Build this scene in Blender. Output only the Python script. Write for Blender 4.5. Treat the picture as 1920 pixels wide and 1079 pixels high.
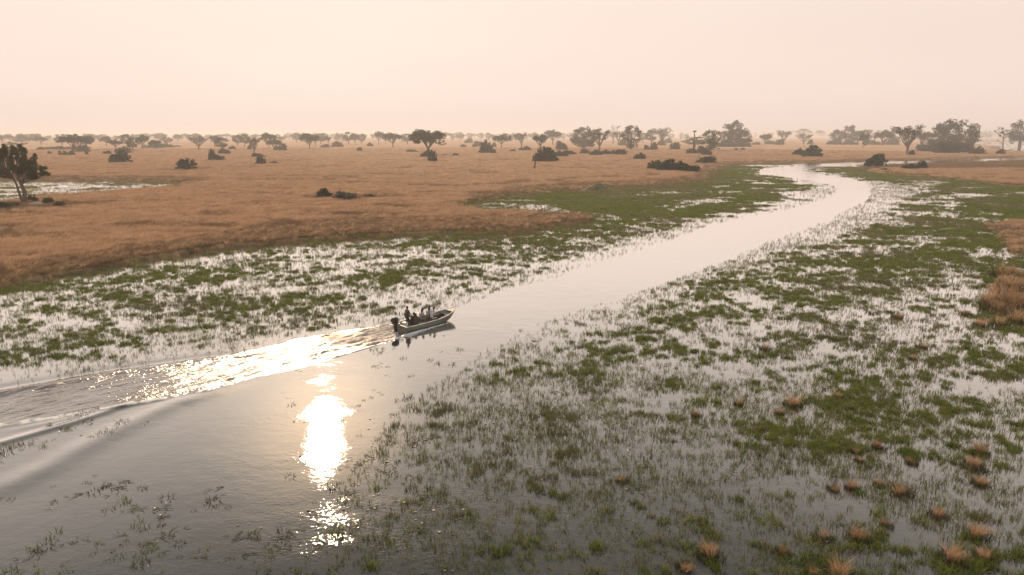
import bpy, bmesh, math, random
import numpy as np
from mathutils import Vector, Matrix

for o in list(bpy.data.objects):
    bpy.data.objects.remove(o)
scene = bpy.context.scene
COL = scene.collection
R = math.radians

# ------------------------------------------------------------------ camera
CAM_H = 16.5
F = 1280.0                      # focal length in photograph pixels (1920 wide)
PITCH = math.atan((539.5 - 254.0) / F)
ROLL = R(0.15)
cam_d = bpy.data.cameras.new("camera")
cam = bpy.data.objects.new("camera", cam_d)
COL.objects.link(cam)
cam_d.sensor_width = 36
cam_d.lens = F / 1920 * 36
cam_d.clip_start = 0.5
cam_d.clip_end = 60000
cam.matrix_world = (Matrix.Translation((0, 0, CAM_H)) @ Matrix.Rotation(math.pi / 2 - PITCH, 4, 'X')
                    @ Matrix.Rotation(ROLL, 4, 'Z'))
scene.camera = cam

# ------------------------------------------------------------------ sky and sun
SUN_EL, SUN_AZ = R(23.8), R(-16.4)          # azimuth from +Y towards +X
SUN_DIR = Vector((math.cos(SUN_EL) * math.sin(SUN_AZ), math.cos(SUN_EL) * math.cos(SUN_AZ), math.sin(SUN_EL)))
world = bpy.data.worlds.new("World")
scene.world = world
world.use_nodes = True
nt = world.node_tree
for n in list(nt.nodes):
    nt.nodes.remove(n)


def N(nt, typ, **kw):
    n = nt.nodes.new(typ)
    for k, v in kw.items():
        if k.startswith('in_'):
            n.inputs[int(k[3:])].default_value = v
        else:
            setattr(n, k, v)
    return n


def mathn(nt, op, a, b=None, c=None, clamp=False):
    n = nt.nodes.new('ShaderNodeMath')
    n.operation = op
    n.use_clamp = clamp
    for i, x in enumerate((a, b, c)):
        if x is None:
            continue
        if isinstance(x, (int, float)):
            n.inputs[i].default_value = x
        else:
            nt.links.new(x, n.inputs[i])
    return n.outputs[0]


def mixc(nt, fac, a, b, mode='MIX'):
    n = nt.nodes.new('ShaderNodeMix')
    n.data_type = 'RGBA'
    n.blend_type = mode
    for s, x in ((n.inputs[0], fac), (n.inputs[6], a), (n.inputs[7], b)):
        if isinstance(x, (int, float)):
            s.default_value = x
        elif isinstance(x, tuple):
            s.default_value = (*x, 1) if len(x) == 3 else x
        else:
            nt.links.new(x, s)
    return n.outputs[2]


def ramp(nt, fac, stops):
    n = nt.nodes.new('ShaderNodeValToRGB')
    e = n.color_ramp.elements
    while len(e) > 1:
        e.remove(e[-1])
    e[0].position, e[0].color = stops[0][0], (*stops[0][1], 1)
    for p, c in stops[1:]:
        q = e.new(p)
        q.color = (*c, 1)
    nt.links.new(fac, n.inputs[0])
    return n.outputs[0]


tc = N(nt, 'ShaderNodeTexCoord')
sky = N(nt, 'ShaderNodeTexSky')
sky.sky_type = 'NISHITA'
sky.sun_disc = False
sky.sun_elevation = SUN_EL
sky.sun_rotation = SUN_AZ % (2 * math.pi)
sky.dust_density = 6.0
sky.air_density = 1.0
sep = N(nt, 'ShaderNodeSeparateXYZ')
nt.links.new(tc.outputs['Generated'], sep.inputs[0])
zel = mathn(nt, 'MAXIMUM', sep.outputs[2], 0.0)
# the smoke-filled air of the dry season: pink at the horizon, creamy above, greyer towards the zenith
smoke = ramp(nt, zel, [(0.0, (0.82, 0.65, 0.572)), (0.06, (0.84, 0.68, 0.598)), (0.20, (0.85, 0.705, 0.618)),
                       (0.38, (0.70, 0.61, 0.545)), (0.60, (0.50, 0.49, 0.48)), (1.0, (0.38, 0.42, 0.46))])
dotn = N(nt, 'ShaderNodeVectorMath', operation='DOT_PRODUCT')
nt.links.new(tc.outputs['Generated'], dotn.inputs[0])
dotn.inputs[1].default_value = SUN_DIR
dp = mathn(nt, 'MAXIMUM', dotn.outputs['Value'], 0.0)
glow = mathn(nt, 'MULTIPLY', mathn(nt, 'POWER', dp, 3.0), 0.075)
glow2 = mathn(nt, 'MULTIPLY', mathn(nt, 'POWER', dp, 230.0), 1.5)
gsum = mathn(nt, 'ADD', glow, glow2)
gcol = mixc(nt, 1.0, mixc(nt, mathn(nt, 'POWER', dp, 60.0), (1.0, 0.93, 0.76), (1.0, 0.66, 0.36)), gsum, 'MULTIPLY')
bandm = N(nt, 'ShaderNodeMapping'); bandm.inputs['Scale'].default_value = (1.2, 1.2, 7.0)
nt.links.new(tc.outputs['Generated'], bandm.inputs[0])
bandn = N(nt, 'ShaderNodeTexNoise'); bandn.inputs['Scale'].default_value = 1.6; bandn.inputs['Detail'].default_value = 3
nt.links.new(bandm.outputs[0], bandn.inputs['Vector'])
veil = ramp(nt, bandn.outputs[0], [(0.3, (0.965, 0.955, 0.955)), (0.7, (1.0, 1.0, 1.0))])
smoke = mixc(nt, 1.0, smoke, veil, 'MULTIPLY')
skyc = mixc(nt, 1.0, smoke, gcol, 'ADD')
bg1 = N(nt, 'ShaderNodeBackground')
nt.links.new(sky.outputs[0], bg1.inputs[0])
bg1.inputs[1].default_value = 0.05
bg2 = N(nt, 'ShaderNodeBackground')
nt.links.new(skyc, bg2.inputs[0])
bg2.inputs[1].default_value = 1.0
ms = N(nt, 'ShaderNodeMixShader')
ms.inputs[0].default_value = 0.975
nt.links.new(bg1.outputs[0], ms.inputs[1])
nt.links.new(bg2.outputs[0], ms.inputs[2])
wo = N(nt, 'ShaderNodeOutputWorld')
nt.links.new(ms.outputs[0], wo.inputs[0])

sun_d = bpy.data.lights.new("sun", 'SUN')
sun_d.energy = 2.6
sun_d.angle = R(0.6)
sun_d.color = (1.0, 0.74, 0.47)
sun = bpy.data.objects.new("sun", sun_d)
COL.objects.link(sun)
sun.location = SUN_DIR * 200
sun.rotation_euler = SUN_DIR.to_track_quat('Z', 'Y').to_euler()

scene.view_settings.view_transform = 'Standard'
scene.view_settings.look = 'None'
scene.view_settings.exposure = 0.17
scene.view_settings.gamma = 1.0
scene.view_settings.use_curve_mapping = False
scene.render.engine = 'CYCLES'
cy = scene.cycles
cy.use_denoising = True
cy.denoiser = 'OPENIMAGEDENOISE'
cy.max_bounces = 6
cy.diffuse_bounces = 2
cy.glossy_bounces = 3
cy.transmission_bounces = 3
cy.volume_bounces = 1
cy.transparent_max_bounces = 8
cy.caustics_reflective = False
cy.caustics_refractive = False
cy.sample_clamp_indirect = 4

# ------------------------------------------------------------------ helpers
rnd = random.Random(7)
rng = np.random.default_rng(11)


def tag(o, label=None, cat=None, group=None, kind=None):
    if label: o['label'] = label
    if cat: o['category'] = cat
    if group: o['group'] = group
    if kind: o['kind'] = kind
    return o


def mesh_np(name, V, Fc, mat=None, smooth=False, mats=None, mi=None):
    """V (n,3); Fc list of equal-length face index arrays, or one (m,k) array"""
    me = bpy.data.meshes.new(name)
    V = np.asarray(V, dtype=np.float32)
    groups = Fc if isinstance(Fc, list) else [Fc]
    groups = [np.asarray(g, dtype=np.int32) for g in groups if len(g)]
    me.vertices.add(len(V))
    me.vertices.foreach_set('co', V.ravel())
    tot = sum(g.size for g in groups)
    nf = sum(len(g) for g in groups)
    me.loops.add(tot)
    me.loops.foreach_set('vertex_index', np.concatenate([g.ravel() for g in groups]))
    me.polygons.add(nf)
    ls = []
    off = 0
    for g in groups:
        ls.append(off + np.arange(len(g)) * g.shape[1])
        off += g.size
    me.polygons.foreach_set('loop_start', np.concatenate(ls).astype(np.int32))
    me.update(calc_edges=True)
    if smooth:
        me.polygons.foreach_set('use_smooth', np.ones(nf, dtype=bool))
    if mat: me.materials.append(mat)
    if mats:
        for m in mats: me.materials.append(m)
    if mi is not None:
        me.polygons.foreach_set('material_index', np.asarray(mi, dtype=np.int32))
    me.validate()
    return me


def link(name, me, parent=None, loc=(0, 0, 0), rot=(0, 0, 0)):
    o = bpy.data.objects.new(name, me)
    COL.objects.link(o)
    o.location = loc
    o.rotation_euler = rot
    if parent: o.parent = parent
    return o


def empty(name, loc=(0, 0, 0), rz=0.0, scale=(1, 1, 1)):
    o = bpy.data.objects.new(name, None)
    COL.objects.link(o)
    o.location = loc
    o.rotation_euler = (0, 0, rz)
    o.scale = scale
    o.empty_display_size = 0.5
    return o


class MB:
    """collects simple solids, built as one mesh"""
    def __init__(s): s.v = []; s.f = []

    def add(s, V, Fs):
        b = len(s.v)
        s.v += [tuple(p) for p in V]
        s.f += [tuple(i + b for i in f) for f in Fs]

    def box(s, c, d, rz=0.0, taper=1.0):
        cx, cy_, cz = c
        hx, hy, hz = d[0] / 2, d[1] / 2, d[2] / 2
        V = []
        for z, t in ((-hz, 1.0), (hz, taper)):
            for x, y in ((-hx, -hy), (hx, -hy), (hx, hy), (-hx, hy)):
                x, y = x * t, y * t
                V.append((cx + x * math.cos(rz) - y * math.sin(rz), cy_ + x * math.sin(rz) + y * math.cos(rz), cz + z))
        s.add(V, [(3, 2, 1, 0), (4, 5, 6, 7), (0, 1, 5, 4), (1, 2, 6, 5), (2, 3, 7, 6), (3, 0, 4, 7)])

    def tube(s, pts, rad, n=6, cap=True):
        pts = [Vector(p) for p in pts]
        if isinstance(rad, (int, float)): rad = [rad] * len(pts)
        rings = []
        for i, p in enumerate(pts):
            t = (pts[min(i + 1, len(pts) - 1)] - pts[max(i - 1, 0)])
            if t.length < 1e-9: t = Vector((0, 0, 1))
            t.normalize()
            a = t.cross(Vector((0.31, 0.77, 0.55)))
            if a.length < 0.1: a = t.cross(Vector((1, 0, 0)))
            a.normalize()
            b = t.cross(a)
            rings.append([p + (a * math.cos(2 * math.pi * k / n) + b * math.sin(2 * math.pi * k / n)) * rad[i] for k in range(n)])
        V = [q for r_ in rings for q in r_]
        Fs = []
        for i in range(len(pts) - 1):
            for k in range(n):
                Fs.append((i * n + k, i * n + (k + 1) % n, (i + 1) * n + (k + 1) % n, (i + 1) * n + k))
        if cap:
            Fs.append(tuple(range(n - 1, -1, -1)))
            Fs.append(tuple((len(pts) - 1) * n + k for k in range(n)))
        s.add(V, Fs)

    def ball(s, c, r, nu=10, nv=7):
        c = Vector(c)
        if isinstance(r, (int, float)): r = (r, r, r)
        V = [c + Vector((0, 0, -r[2]))]
        for j in range(1, nv):
            ph = -math.pi / 2 + math.pi * j / nv
            for i in range(nu):
                th = 2 * math.pi * i / nu
                V.append(c + Vector((r[0] * math.cos(ph) * math.cos(th), r[1] * math.cos(ph) * math.sin(th), r[2] * math.sin(ph))))
        V.append(c + Vector((0, 0, r[2])))
        Fs = [(0, 1 + (i + 1) % nu, 1 + i) for i in range(nu)]
        for j in range(nv - 2):
            for i in range(nu):
                a = 1 + j * nu + i; b = 1 + j * nu + (i + 1) % nu
                Fs.append((a, b, b + nu, a + nu))
        top = len(V) - 1
        Fs += [(top, 1 + (nv - 2) * nu + i, 1 + (nv - 2) * nu + (i + 1) % nu) for i in range(nu)]
        s.add(V, Fs)

    def mesh(s, name, mat, smooth=False):
        me = bpy.data.meshes.new(name)
        me.from_pydata(s.v, [], s.f)
        me.materials.append(mat)
        if smooth:
            for p in me.polygons: p.use_smooth = True
        me.update()
        return me

    def build(s, name, mat, parent=None, smooth=False, **k):
        return link(name, s.mesh(name, mat, smooth), parent, **k)


# value noise ------------------------------------------------------
def _h(ix, iy, seed):
    h = (ix.astype(np.int64) * 374761393 + iy.astype(np.int64) * 668265263 + seed * 1274126177) & 0xFFFFFFFF
    h = ((h ^ (h >> 13)) * 1274126177) & 0xFFFFFFFF
    h = (h ^ (h >> 16)) & 0xFFFFFFFF
    return h / 4294967295.0


def vnoise(x, y, seed=0):
    ix, iy = np.floor(x), np.floor(y)
    fx, fy = x - ix, y - iy
    fx = fx * fx * (3 - 2 * fx); fy = fy * fy * (3 - 2 * fy)
    a = _h(ix, iy, seed); b = _h(ix + 1, iy, seed); c = _h(ix, iy + 1, seed); d = _h(ix + 1, iy + 1, seed)
    return a + (b - a) * fx + (c - a) * fy + (a - b - c + d) * fx * fy


def fbm(x, y, seed=0, oct=4, gain=0.5):
    s = 0; amp = 1; t = 0
    for i in range(oct):
        ca, sa = math.cos(0.6 * i + .3), math.sin(0.6 * i + .3)
        s = s + amp * vnoise((x * ca - y * sa) * 2 ** i, (x * sa + y * ca) * 2 ** i, seed + i * 17)
        t += amp; amp *= gain
    return s / t


def cdf(v, sd):
    return 1 / (1 + np.exp(-1.7 * (v - 0.5) / sd))


# photograph pixel <-> ground ---------------------------------------
cp, sp = math.cos(PITCH), math.sin(PITCH)
cr, sr = math.cos(ROLL), math.sin(ROLL)


def G(u, v, z=0.0):
    a0 = (u - 960) / F; b0 = (539.5 - v) / F
    a = a0 * cr - b0 * sr
    b = a0 * sr + b0 * cr
    dx, dy, dz = a, cp + b * sp, -sp + b * cp
    t = (CAM_H - z) / -dz
    return Vector((dx * t, dy * t, z))


def P(x, y, z=0.0):
    """arrays -> pixel u, v and depth"""
    zz = z - CAM_H
    depth = y * cp - zz * sp
    up = y * sp + zz * cp
    ok = depth > 1.0
    dd = np.where(ok, depth, 1.0)
    a = x / dd; b = up / dd
    a0 = a * cr + b * sr
    b0 = -a * sr + b * cr
    u = np.where(ok, 960 + F * a0, 960 + 3 * x)
    v = np.where(ok, 539.5 - F * b0, 1500)
    return u, v, depth


def inpoly(u, v, poly):
    r = np.zeros(u.shape, dtype=bool)
    n = len(poly)
    for i in range(n):
        x1, y1 = poly[i]; x2, y2 = poly[(i + 1) % n]
        if y1 == y2: continue
        c = ((y1 > v) != (y2 > v)) & (u < (x2 - x1) * (v - y1) / (y2 - y1) + x1)
        r ^= c
    return r


LAND_A = [(-9000, 255), (-9000, 900), (-600, 640), (0, 539), (60, 527), (160, 507), (300, 482), (420, 464), (560, 452), (700, 444), (850, 436),
          (1000, 429), (1080, 418), (1120, 408), (1050, 401), (950, 399), (850, 393), (870, 380), (960, 368), (1060, 359),
          (1160, 353), (1260, 346), (1320, 332), (1335, 318), (1390, 308), (1500, 304.5), (1600, 303.5), (1750, 300), (1920, 295.5),
          (2600, 283), (9000, 230), (9000, 200), (-9000, 200)]
LAND_B = [(1625, 322), (1680, 312), (1800, 306), (1920, 302), (2600, 292), (2600, 400), (1920, 352), (1850, 345), (1750, 332), (1680, 330)]
LAND_C = [(1870, 425), (1925, 420), (2300, 425), (2300, 490), (1920, 478), (1880, 468)]
LAND_C2 = [(1868, 520), (1920, 505), (2300, 500), (2300, 640), (1920, 606), (1850, 585), (1845, 556)]
POND = [(-400, 337), (0, 338), (150, 340), (345, 343.5), (300, 353), (200, 362), (110, 368), (60, 374), (0, 382), (-400, 395)]
POOL = [(1823, 267), (1900, 265.5), (1925, 269), (2400, 272), (2400, 282), (1920, 285), (1868, 279), (1880, 275), (1832, 272.5)]
CHAN = [(-900, 880), (-400, 790), (0, 722), (200, 694), (400, 671), (560, 642), (650, 622), (720, 608), (800, 588), (870, 574), (960, 541), (1060, 512), (1150, 488), (1240, 453),
        (1330, 423), (1420, 404), (1495, 391), (1545, 372), (1578, 353), (1540, 343), (1480, 334), (1428, 326), (1425, 319), (1470, 313), (1520, 308.5),
        (1640, 303.3), (1760, 301), (1920, 295.6), (2600, 284), (2600, 291), (1920, 300.4), (1640, 307.5), (1535, 312.5), (1500, 319), (1540, 327),
        (1600, 337), (1640, 352), (1622, 378), (1570, 410), (1470, 442), (1350, 494), (1210, 540), (1090, 582), (970, 620), (890, 672), (800, 725), (740, 775), (690, 850), (560, 1079), (500, 1500), (-3000, 1500)]
WAKE = [(745, 606), (640, 620), (560, 634), (480, 653), (400, 666), (300, 680), (200, 695), (100, 713), (0, 730), (-300, 785), (-300, 850), (0, 800), (100, 782), (250, 757), (400, 735), (420, 727), (470, 712), (520, 700), (580, 685), (640, 669), (700, 651), (750, 637)]

STREAKS = [[(852, 398), (900, 385), (960, 373), (1012, 369), (1020, 384), (960, 392), (930, 403)], [(955, 397), (1060, 391), (1160, 401), (1175, 411), (1060, 413), (980, 408)],
           [(985, 431), (1060, 435), (1095, 446), (1040, 449)], [(1150, 362), (1260, 358), (1300, 362), (1180, 368)], [(1230, 388), (1330, 372), (1360, 376), (1270, 398)],
           [(1330, 346), (1370, 344), (1372, 350), (1335, 352)], [(1640, 352), (1720, 352), (1800, 372), (1790, 392), (1700, 386), (1640, 372)], [(1720, 398), (1900, 402), (1920, 414), (1760, 412)],
           [(1700, 440), (1830, 446), (1840, 456), (1720, 452)], [(1740, 490), (1850, 480), (1850, 505), (1760, 512)]]
GU = np.arange(0, 1921, 120)
GV = np.array([340, 370, 400, 430, 460, 490, 520, 560, 600, 640, 680, 720, 760, 800, 850, 900, 950, 1000, 1079], float)
GREEN = """99999999999997179
99999996799995269
99999995689973368
99999955787520676
99944466641004897
99233455310258985
23565343200467647
45655543002555337
45543430025544424
23321100045343445
11100000223334355
00000001133434432
00000001133334352
00000012233343233
00000011223344433
00000011233235644
00100123333234444
11221122234444555
32221122245455566""".split()
REED = """66666666666604666
66666666666604666
66666666666504666
66666666666404666
66666666652046666
66666666510466666
67777776300677776
77887775004788876
77876750047888876
56654310178888777
33310000578888777
00000004688888766
00000015788888767
00000026788888867
00000146788888877
00001246788788887
00111356787678877
11221356777677877
22322456677778888""".split()
GREEN = np.array([[int(c) for c in r] for r in GREEN], float) / 9
REED = np.array([[int(c) for c in r] for r in REED], float) / 9


def grid(A, u, v):
    fu = np.clip(u / 120.0, 0, 15.999)
    fv = np.interp(v, GV, np.arange(len(GV)))
    fv = np.clip(fv, 0, len(GV) - 1.001)
    i, j = fv.astype(int), fu.astype(int)
    a, b = fv - i, fu - j
    return (A[i, j] * (1 - a) * (1 - b) + A[i + 1, j] * a * (1 - b) + A[i, j + 1] * (1 - a) * b + A[i + 1, j + 1] * a * b)


def fields(x, y):
    """everything about the ground at (x, y): green coverage, reeds, land flag, colours"""
    d = np.hypot(x, y)
    amp = np.clip(d * 0.03, 0.6, 9)
    wl = np.clip(d * 0.09, 5, 60)
    # two fixed warp scales blended by distance
    def warp(sc, s): return fbm(x / sc, y / sc, s, 3) - 0.5, fbm(x / sc, y / sc, s + 50, 3) - 0.5
    ax, ay = warp(7.0, 3); bx, by = warp(40.0, 9)
    k = np.clip((d - 60) / 240, 0, 1)
    cx_, cy2_ = warp(1.8, 71)
    wx = ax * 2.6 + bx * 12 * k + cx_ * np.clip(d * .02, .5, 5); wy = ay * 2.6 + by * 14 * k + cy2_ * np.clip(d * .03, .5, 7)
    u, v, dep = P(x + wx, y + wy)
    land = inpoly(u, v, LAND_A)
    lb = inpoly(u, v, LAND_B)
    lc = inpoly(u, v, LAND_C) | inpoly(u, v, LAND_C2)
    pond = inpoly(u, v, POND); pool = inpoly(u, v, POOL)
    u2, v2, _ = P(x + ax * 1.6 + bx * 4 * k, y + ay * 1.6 + by * 6 * k)
    chan = inpoly(u2, v2, CHAN)
    behind = dep <= 1.0
    g = grid(GREEN, u, v)
    r = grid(REED, u, v)
    far = d > 600
    g = np.where(v < 338, np.maximum(g, 0.92), g)
    cov = g * np.interp(v, [400, 470, 600, 1079], [0.93, 0.74, 0.70, 0.80])
    cov = np.where(g > 0.93, np.interp(v, [330, 360, 440], [1.05, 0.98, 0.90]), cov)
    cov = cov * (0.60 + 0.62 * cdf(fbm(x / 17, y / 15, 88, 3), .11))
    for sk in STREAKS:
        cov = np.where(inpoly(u, v, sk), np.minimum(cov, 0.38), cov)
    fr = 0
    for kx, ky in ((1, 0), (-1, 0), (0, 1), (0, -1), (.7, .7), (-.7, .7), (.7, -.7), (-.7, -.7)):
        q = np.clip(d * 0.045, 1.5, 11)
        a_, b_, _ = P(x + ax * 4 + kx * q, y + ay * 4 + ky * q * 1.6)
        fr = fr + inpoly(a_, b_, CHAN)
    cov = cov - 0.16 * fr * np.clip((d - 60) / 60, 0.3, 1)
    cov = np.where(pond, 0.33, cov)
    cov = np.where(lc, 0.66, cov)
    cov = np.where((land & ~pond) | lb, 1.7, cov)
    cov = np.where(pool, 0.35, cov)
    # weeds float in the lower left corner of the river, they are no ground
    weedz = chan & (v > 880) & (v < 2000)
    cov = np.where(chan, -1.0, cov)
    r = np.where(chan, 0, r)
    r = np.where(land | lb, 0.0, r)
    r = np.where(pond, 0.75, r)
    gold = (land & ~pond & ~pool) | lb
    return dict(u=u, v=v, cov=cov, reed=r, land=gold, lb=lb, lc=lc, pond=pond, pool=pool, chan=chan, weed=weedz, d=d, behind=behind)


def patch(x, y, d):
    a = fbm(x / 4.6, y / 3.4, 31, 4, .6)
    b = fbm(x / 1.15, y / 0.95, 77, 4, .65)
    c = fbm(x / 15.0, y / 9.0, 5, 4, .6)
    near = cdf(0.42 * a + 0.58 * b, 0.088)
    farn = cdf(0.5 * c + 0.5 * a, 0.088)
    k = np.clip((d - 110) / 120, 0, 1)
    return near * (1 - k) + farn * k


# colours of the ground cover
GOLD = np.array((0.53, 0.335, 0.212)); BROWN = np.array((0.27, 0.175, 0.100)); OLIVE = np.array((0.17, 0.150, 0.065)); GRN = np.array((0.125, 0.165, 0.034))


# ------------------------------------------------------------------ materials
def new_mat(name):
    m = bpy.data.materials.new(name)
    m.use_nodes = True
    t = m.node_tree
    for n in list(t.nodes): t.nodes.remove(n)
    out = t.nodes.new('ShaderNodeOutputMaterial')
    return m, t, out


def simple(name, col, rough=0.6, metal=0.0, spec=0.5, noise=0.12, nscale=6.0, bump=0.0):
    m, t, out = new_mat(name)
    b = t.nodes.new('ShaderNodeBsdfPrincipled')
    tcn = t.nodes.new('ShaderNodeTexCoord')
    nz = N(t, 'ShaderNodeTexNoise')
    nz.inputs['Scale'].default_value = nscale
    nz.inputs['Detail'].default_value = 4
    t.links.new(tcn.outputs['Object'], nz.inputs['Vector'])
    lo = tuple(c * (1 - noise) for c in col); hi = tuple(min(1, c * (1 + noise)) for c in col)
    c = ramp(t, nz.outputs[0], [(0.3, lo), (0.7, hi)])
    t.links.new(c, b.inputs['Base Color'])
    b.inputs['Roughness'].default_value = rough
    b.inputs['Metallic'].default_value = metal
    b.inputs['Specular IOR Level'].default_value = spec
    if bump:
        bp = N(t, 'ShaderNodeBump')
        bp.inputs['Strength'].default_value = bump
        bp.inputs['Distance'].default_value = 0.02
        t.links.new(nz.outputs[0], bp.inputs['Height'])
        t.links.new(bp.outputs[0], b.inputs['Normal'])
    t.links.new(b.outputs[0], out.inputs[0])
    return m


def leafy(name, c1, c2, trans=0.35, rough=0.65, spec=0.12, tint=None):
    """blade / leaf material: colour varies per instance and along noise"""
    m, t, out = new_mat(name)
    oi = t.nodes.new('ShaderNodeObjectInfo')
    geo = t.nodes.new('ShaderNodeNewGeometry')
    nz = N(t, 'ShaderNodeTexNoise')
    nz.inputs['Scale'].default_value = 0.35
    nz.inputs['Detail'].default_value = 3
    t.links.new(geo.outputs['Position'], nz.inputs['Vector'])
    f = mathn(t, 'MULTIPLY_ADD', oi.outputs['Random'], 0.55, mathn(t, 'MULTIPLY_ADD', nz.outputs[0], 0.9, -0.22), clamp=True)
    f = mathn(t, 'ADD', f, mathn(t, 'MULTIPLY_ADD', geo.outputs['Random Per Island'], 0.5, -0.25), clamp=True)
    c = mixc(t, f, c1, c2)
    b = t.nodes.new('ShaderNodeBsdfPrincipled')
    t.links.new(c, b.inputs['Base Color'])
    b.inputs['Roughness'].default_value = rough
    b.inputs['Specular IOR Level'].default_value = spec
    tr = t.nodes.new('ShaderNodeBsdfTranslucent')
    t.links.new(c, tr.inputs[0])
    mx = t.nodes.new('ShaderNodeMixShader')
    mx.inputs[0].default_value = trans
    t.links.new(b.outputs[0], mx.inputs[1]); t.links.new(tr.outputs[0], mx.inputs[2])
    t.links.new(mx.outputs[0], out.inputs[0])
    return m


M = {}
M['bark'] = simple('bark', (0.13, 0.095, 0.07), 0.9, bump=0.6, nscale=3)
M['bark_tree'] = simple('tree_bark', (0.075, 0.060, 0.050), 0.9, bump=0.6, nscale=3)
M['bark_pale'] = simple('pale_bark', (0.16, 0.135, 0.12), 0.9, bump=0.6, nscale=3)
M['bark_dark'] = simple('dark_dead_wood', (0.055, 0.042, 0.035), 0.9, bump=0.6, nscale=3)
M['leaf_dark'] = leafy('dark_tree_leaves', (0.014, 0.034, 0.014), (0.046, 0.078, 0.030), 0.22)
M['leaf_hero'] = leafy('green_tree_leaves', (0.014, 0.026, 0.006), (0.075, 0.088, 0.018), 0.3)
M['leaf_bush'] = leafy('bush_leaves', (0.022, 0.044, 0.016), (0.070, 0.095, 0.034), 0.28)
M['leaf_grey'] = leafy('dusty_bush_leaves', (0.060, 0.060, 0.036), (0.125, 0.110, 0.062), 0.3)
M['reed'] = leafy('reed_blades', (0.085, 0.105, 0.028), (0.28, 0.245, 0.12), 0.3, 0.38, 0.5)
M['green'] = leafy('marsh_grass_blades', (0.082, 0.130, 0.012), (0.26, 0.285, 0.055), 0.38, 0.5, 0.2)
M['dry'] = leafy('dry_grass_blades', (0.36, 0.215, 0.125), (0.76, 0.52, 0.34), 0.4, 0.6, 0.25)
M['brown'] = leafy('brown_grass_blades', (0.17, 0.115, 0.060), (0.40, 0.26, 0.15), 0.35, 0.6, 0.25)
M['tuss'] = leafy('tussock_blades', (0.36, 0.21, 0.10), (0.68, 0.46, 0.29), 0.4, 0.6, 0.2)
M['tussbase'] = leafy('tussock_base_blades', (0.045, 0.055, 0.012), (0.14, 0.11, 0.035), 0.2, 0.6, 0.2)
M['pad'] = leafy('lily_pads', (0.07, 0.075, 0.035), (0.20, 0.18, 0.11), 0.05, 0.5, 0.4)
M['weed'] = leafy('floating_weed', (0.040, 0.045, 0.012), (0.17, 0.14, 0.045), 0.1, 0.3, 0.6)
M['mound'] = simple('grey_mound_earth', (0.30, 0.26, 0.23), 0.95, bump=0.8, nscale=1.2, noise=0.3)


# ------------------------------------------------------------------ water
def polydist(x, y, pts):
    best = np.full(x.shape, 1e9); par = np.zeros(x.shape); side = np.zeros(x.shape)
    L = 0.0
    for (x1, y1), (x2, y2) in zip(pts[:-1], pts[1:]):
        dx, dy = x2 - x1, y2 - y1
        ll = math.hypot(dx, dy)
        t = np.clip(((x - x1) * dx + (y - y1) * dy) / ll ** 2, 0, 1)
        ex, ey = x - x1 - t * dx, y - y1 - t * dy
        dd = np.hypot(ex, ey)
        m = dd < best
        best = np.where(m, dd, best)
        par = np.where(m, L + t * ll, par)
        side = np.where(m, np.sign(dx * ey - dy * ex), side)
        L += ll
    return best, par, side, L


def gl(pts): return [tuple(G(*p)[:2]) for p in pts]


BOAT_S = Vector((-9.67, 56.68, 0)); BOAT_A = math.atan2(0.70, 0.715)
bh = np.array((math.cos(BOAT_A), math.sin(BOAT_A))); bl = np.array((-bh[1], bh[0]))


def boatloc(px, py):
    X = px - BOAT_S.x; Y = py - BOAT_S.y
    return X * bh[0] + Y * bh[1], X * bl[0] + Y * bl[1]


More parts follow.
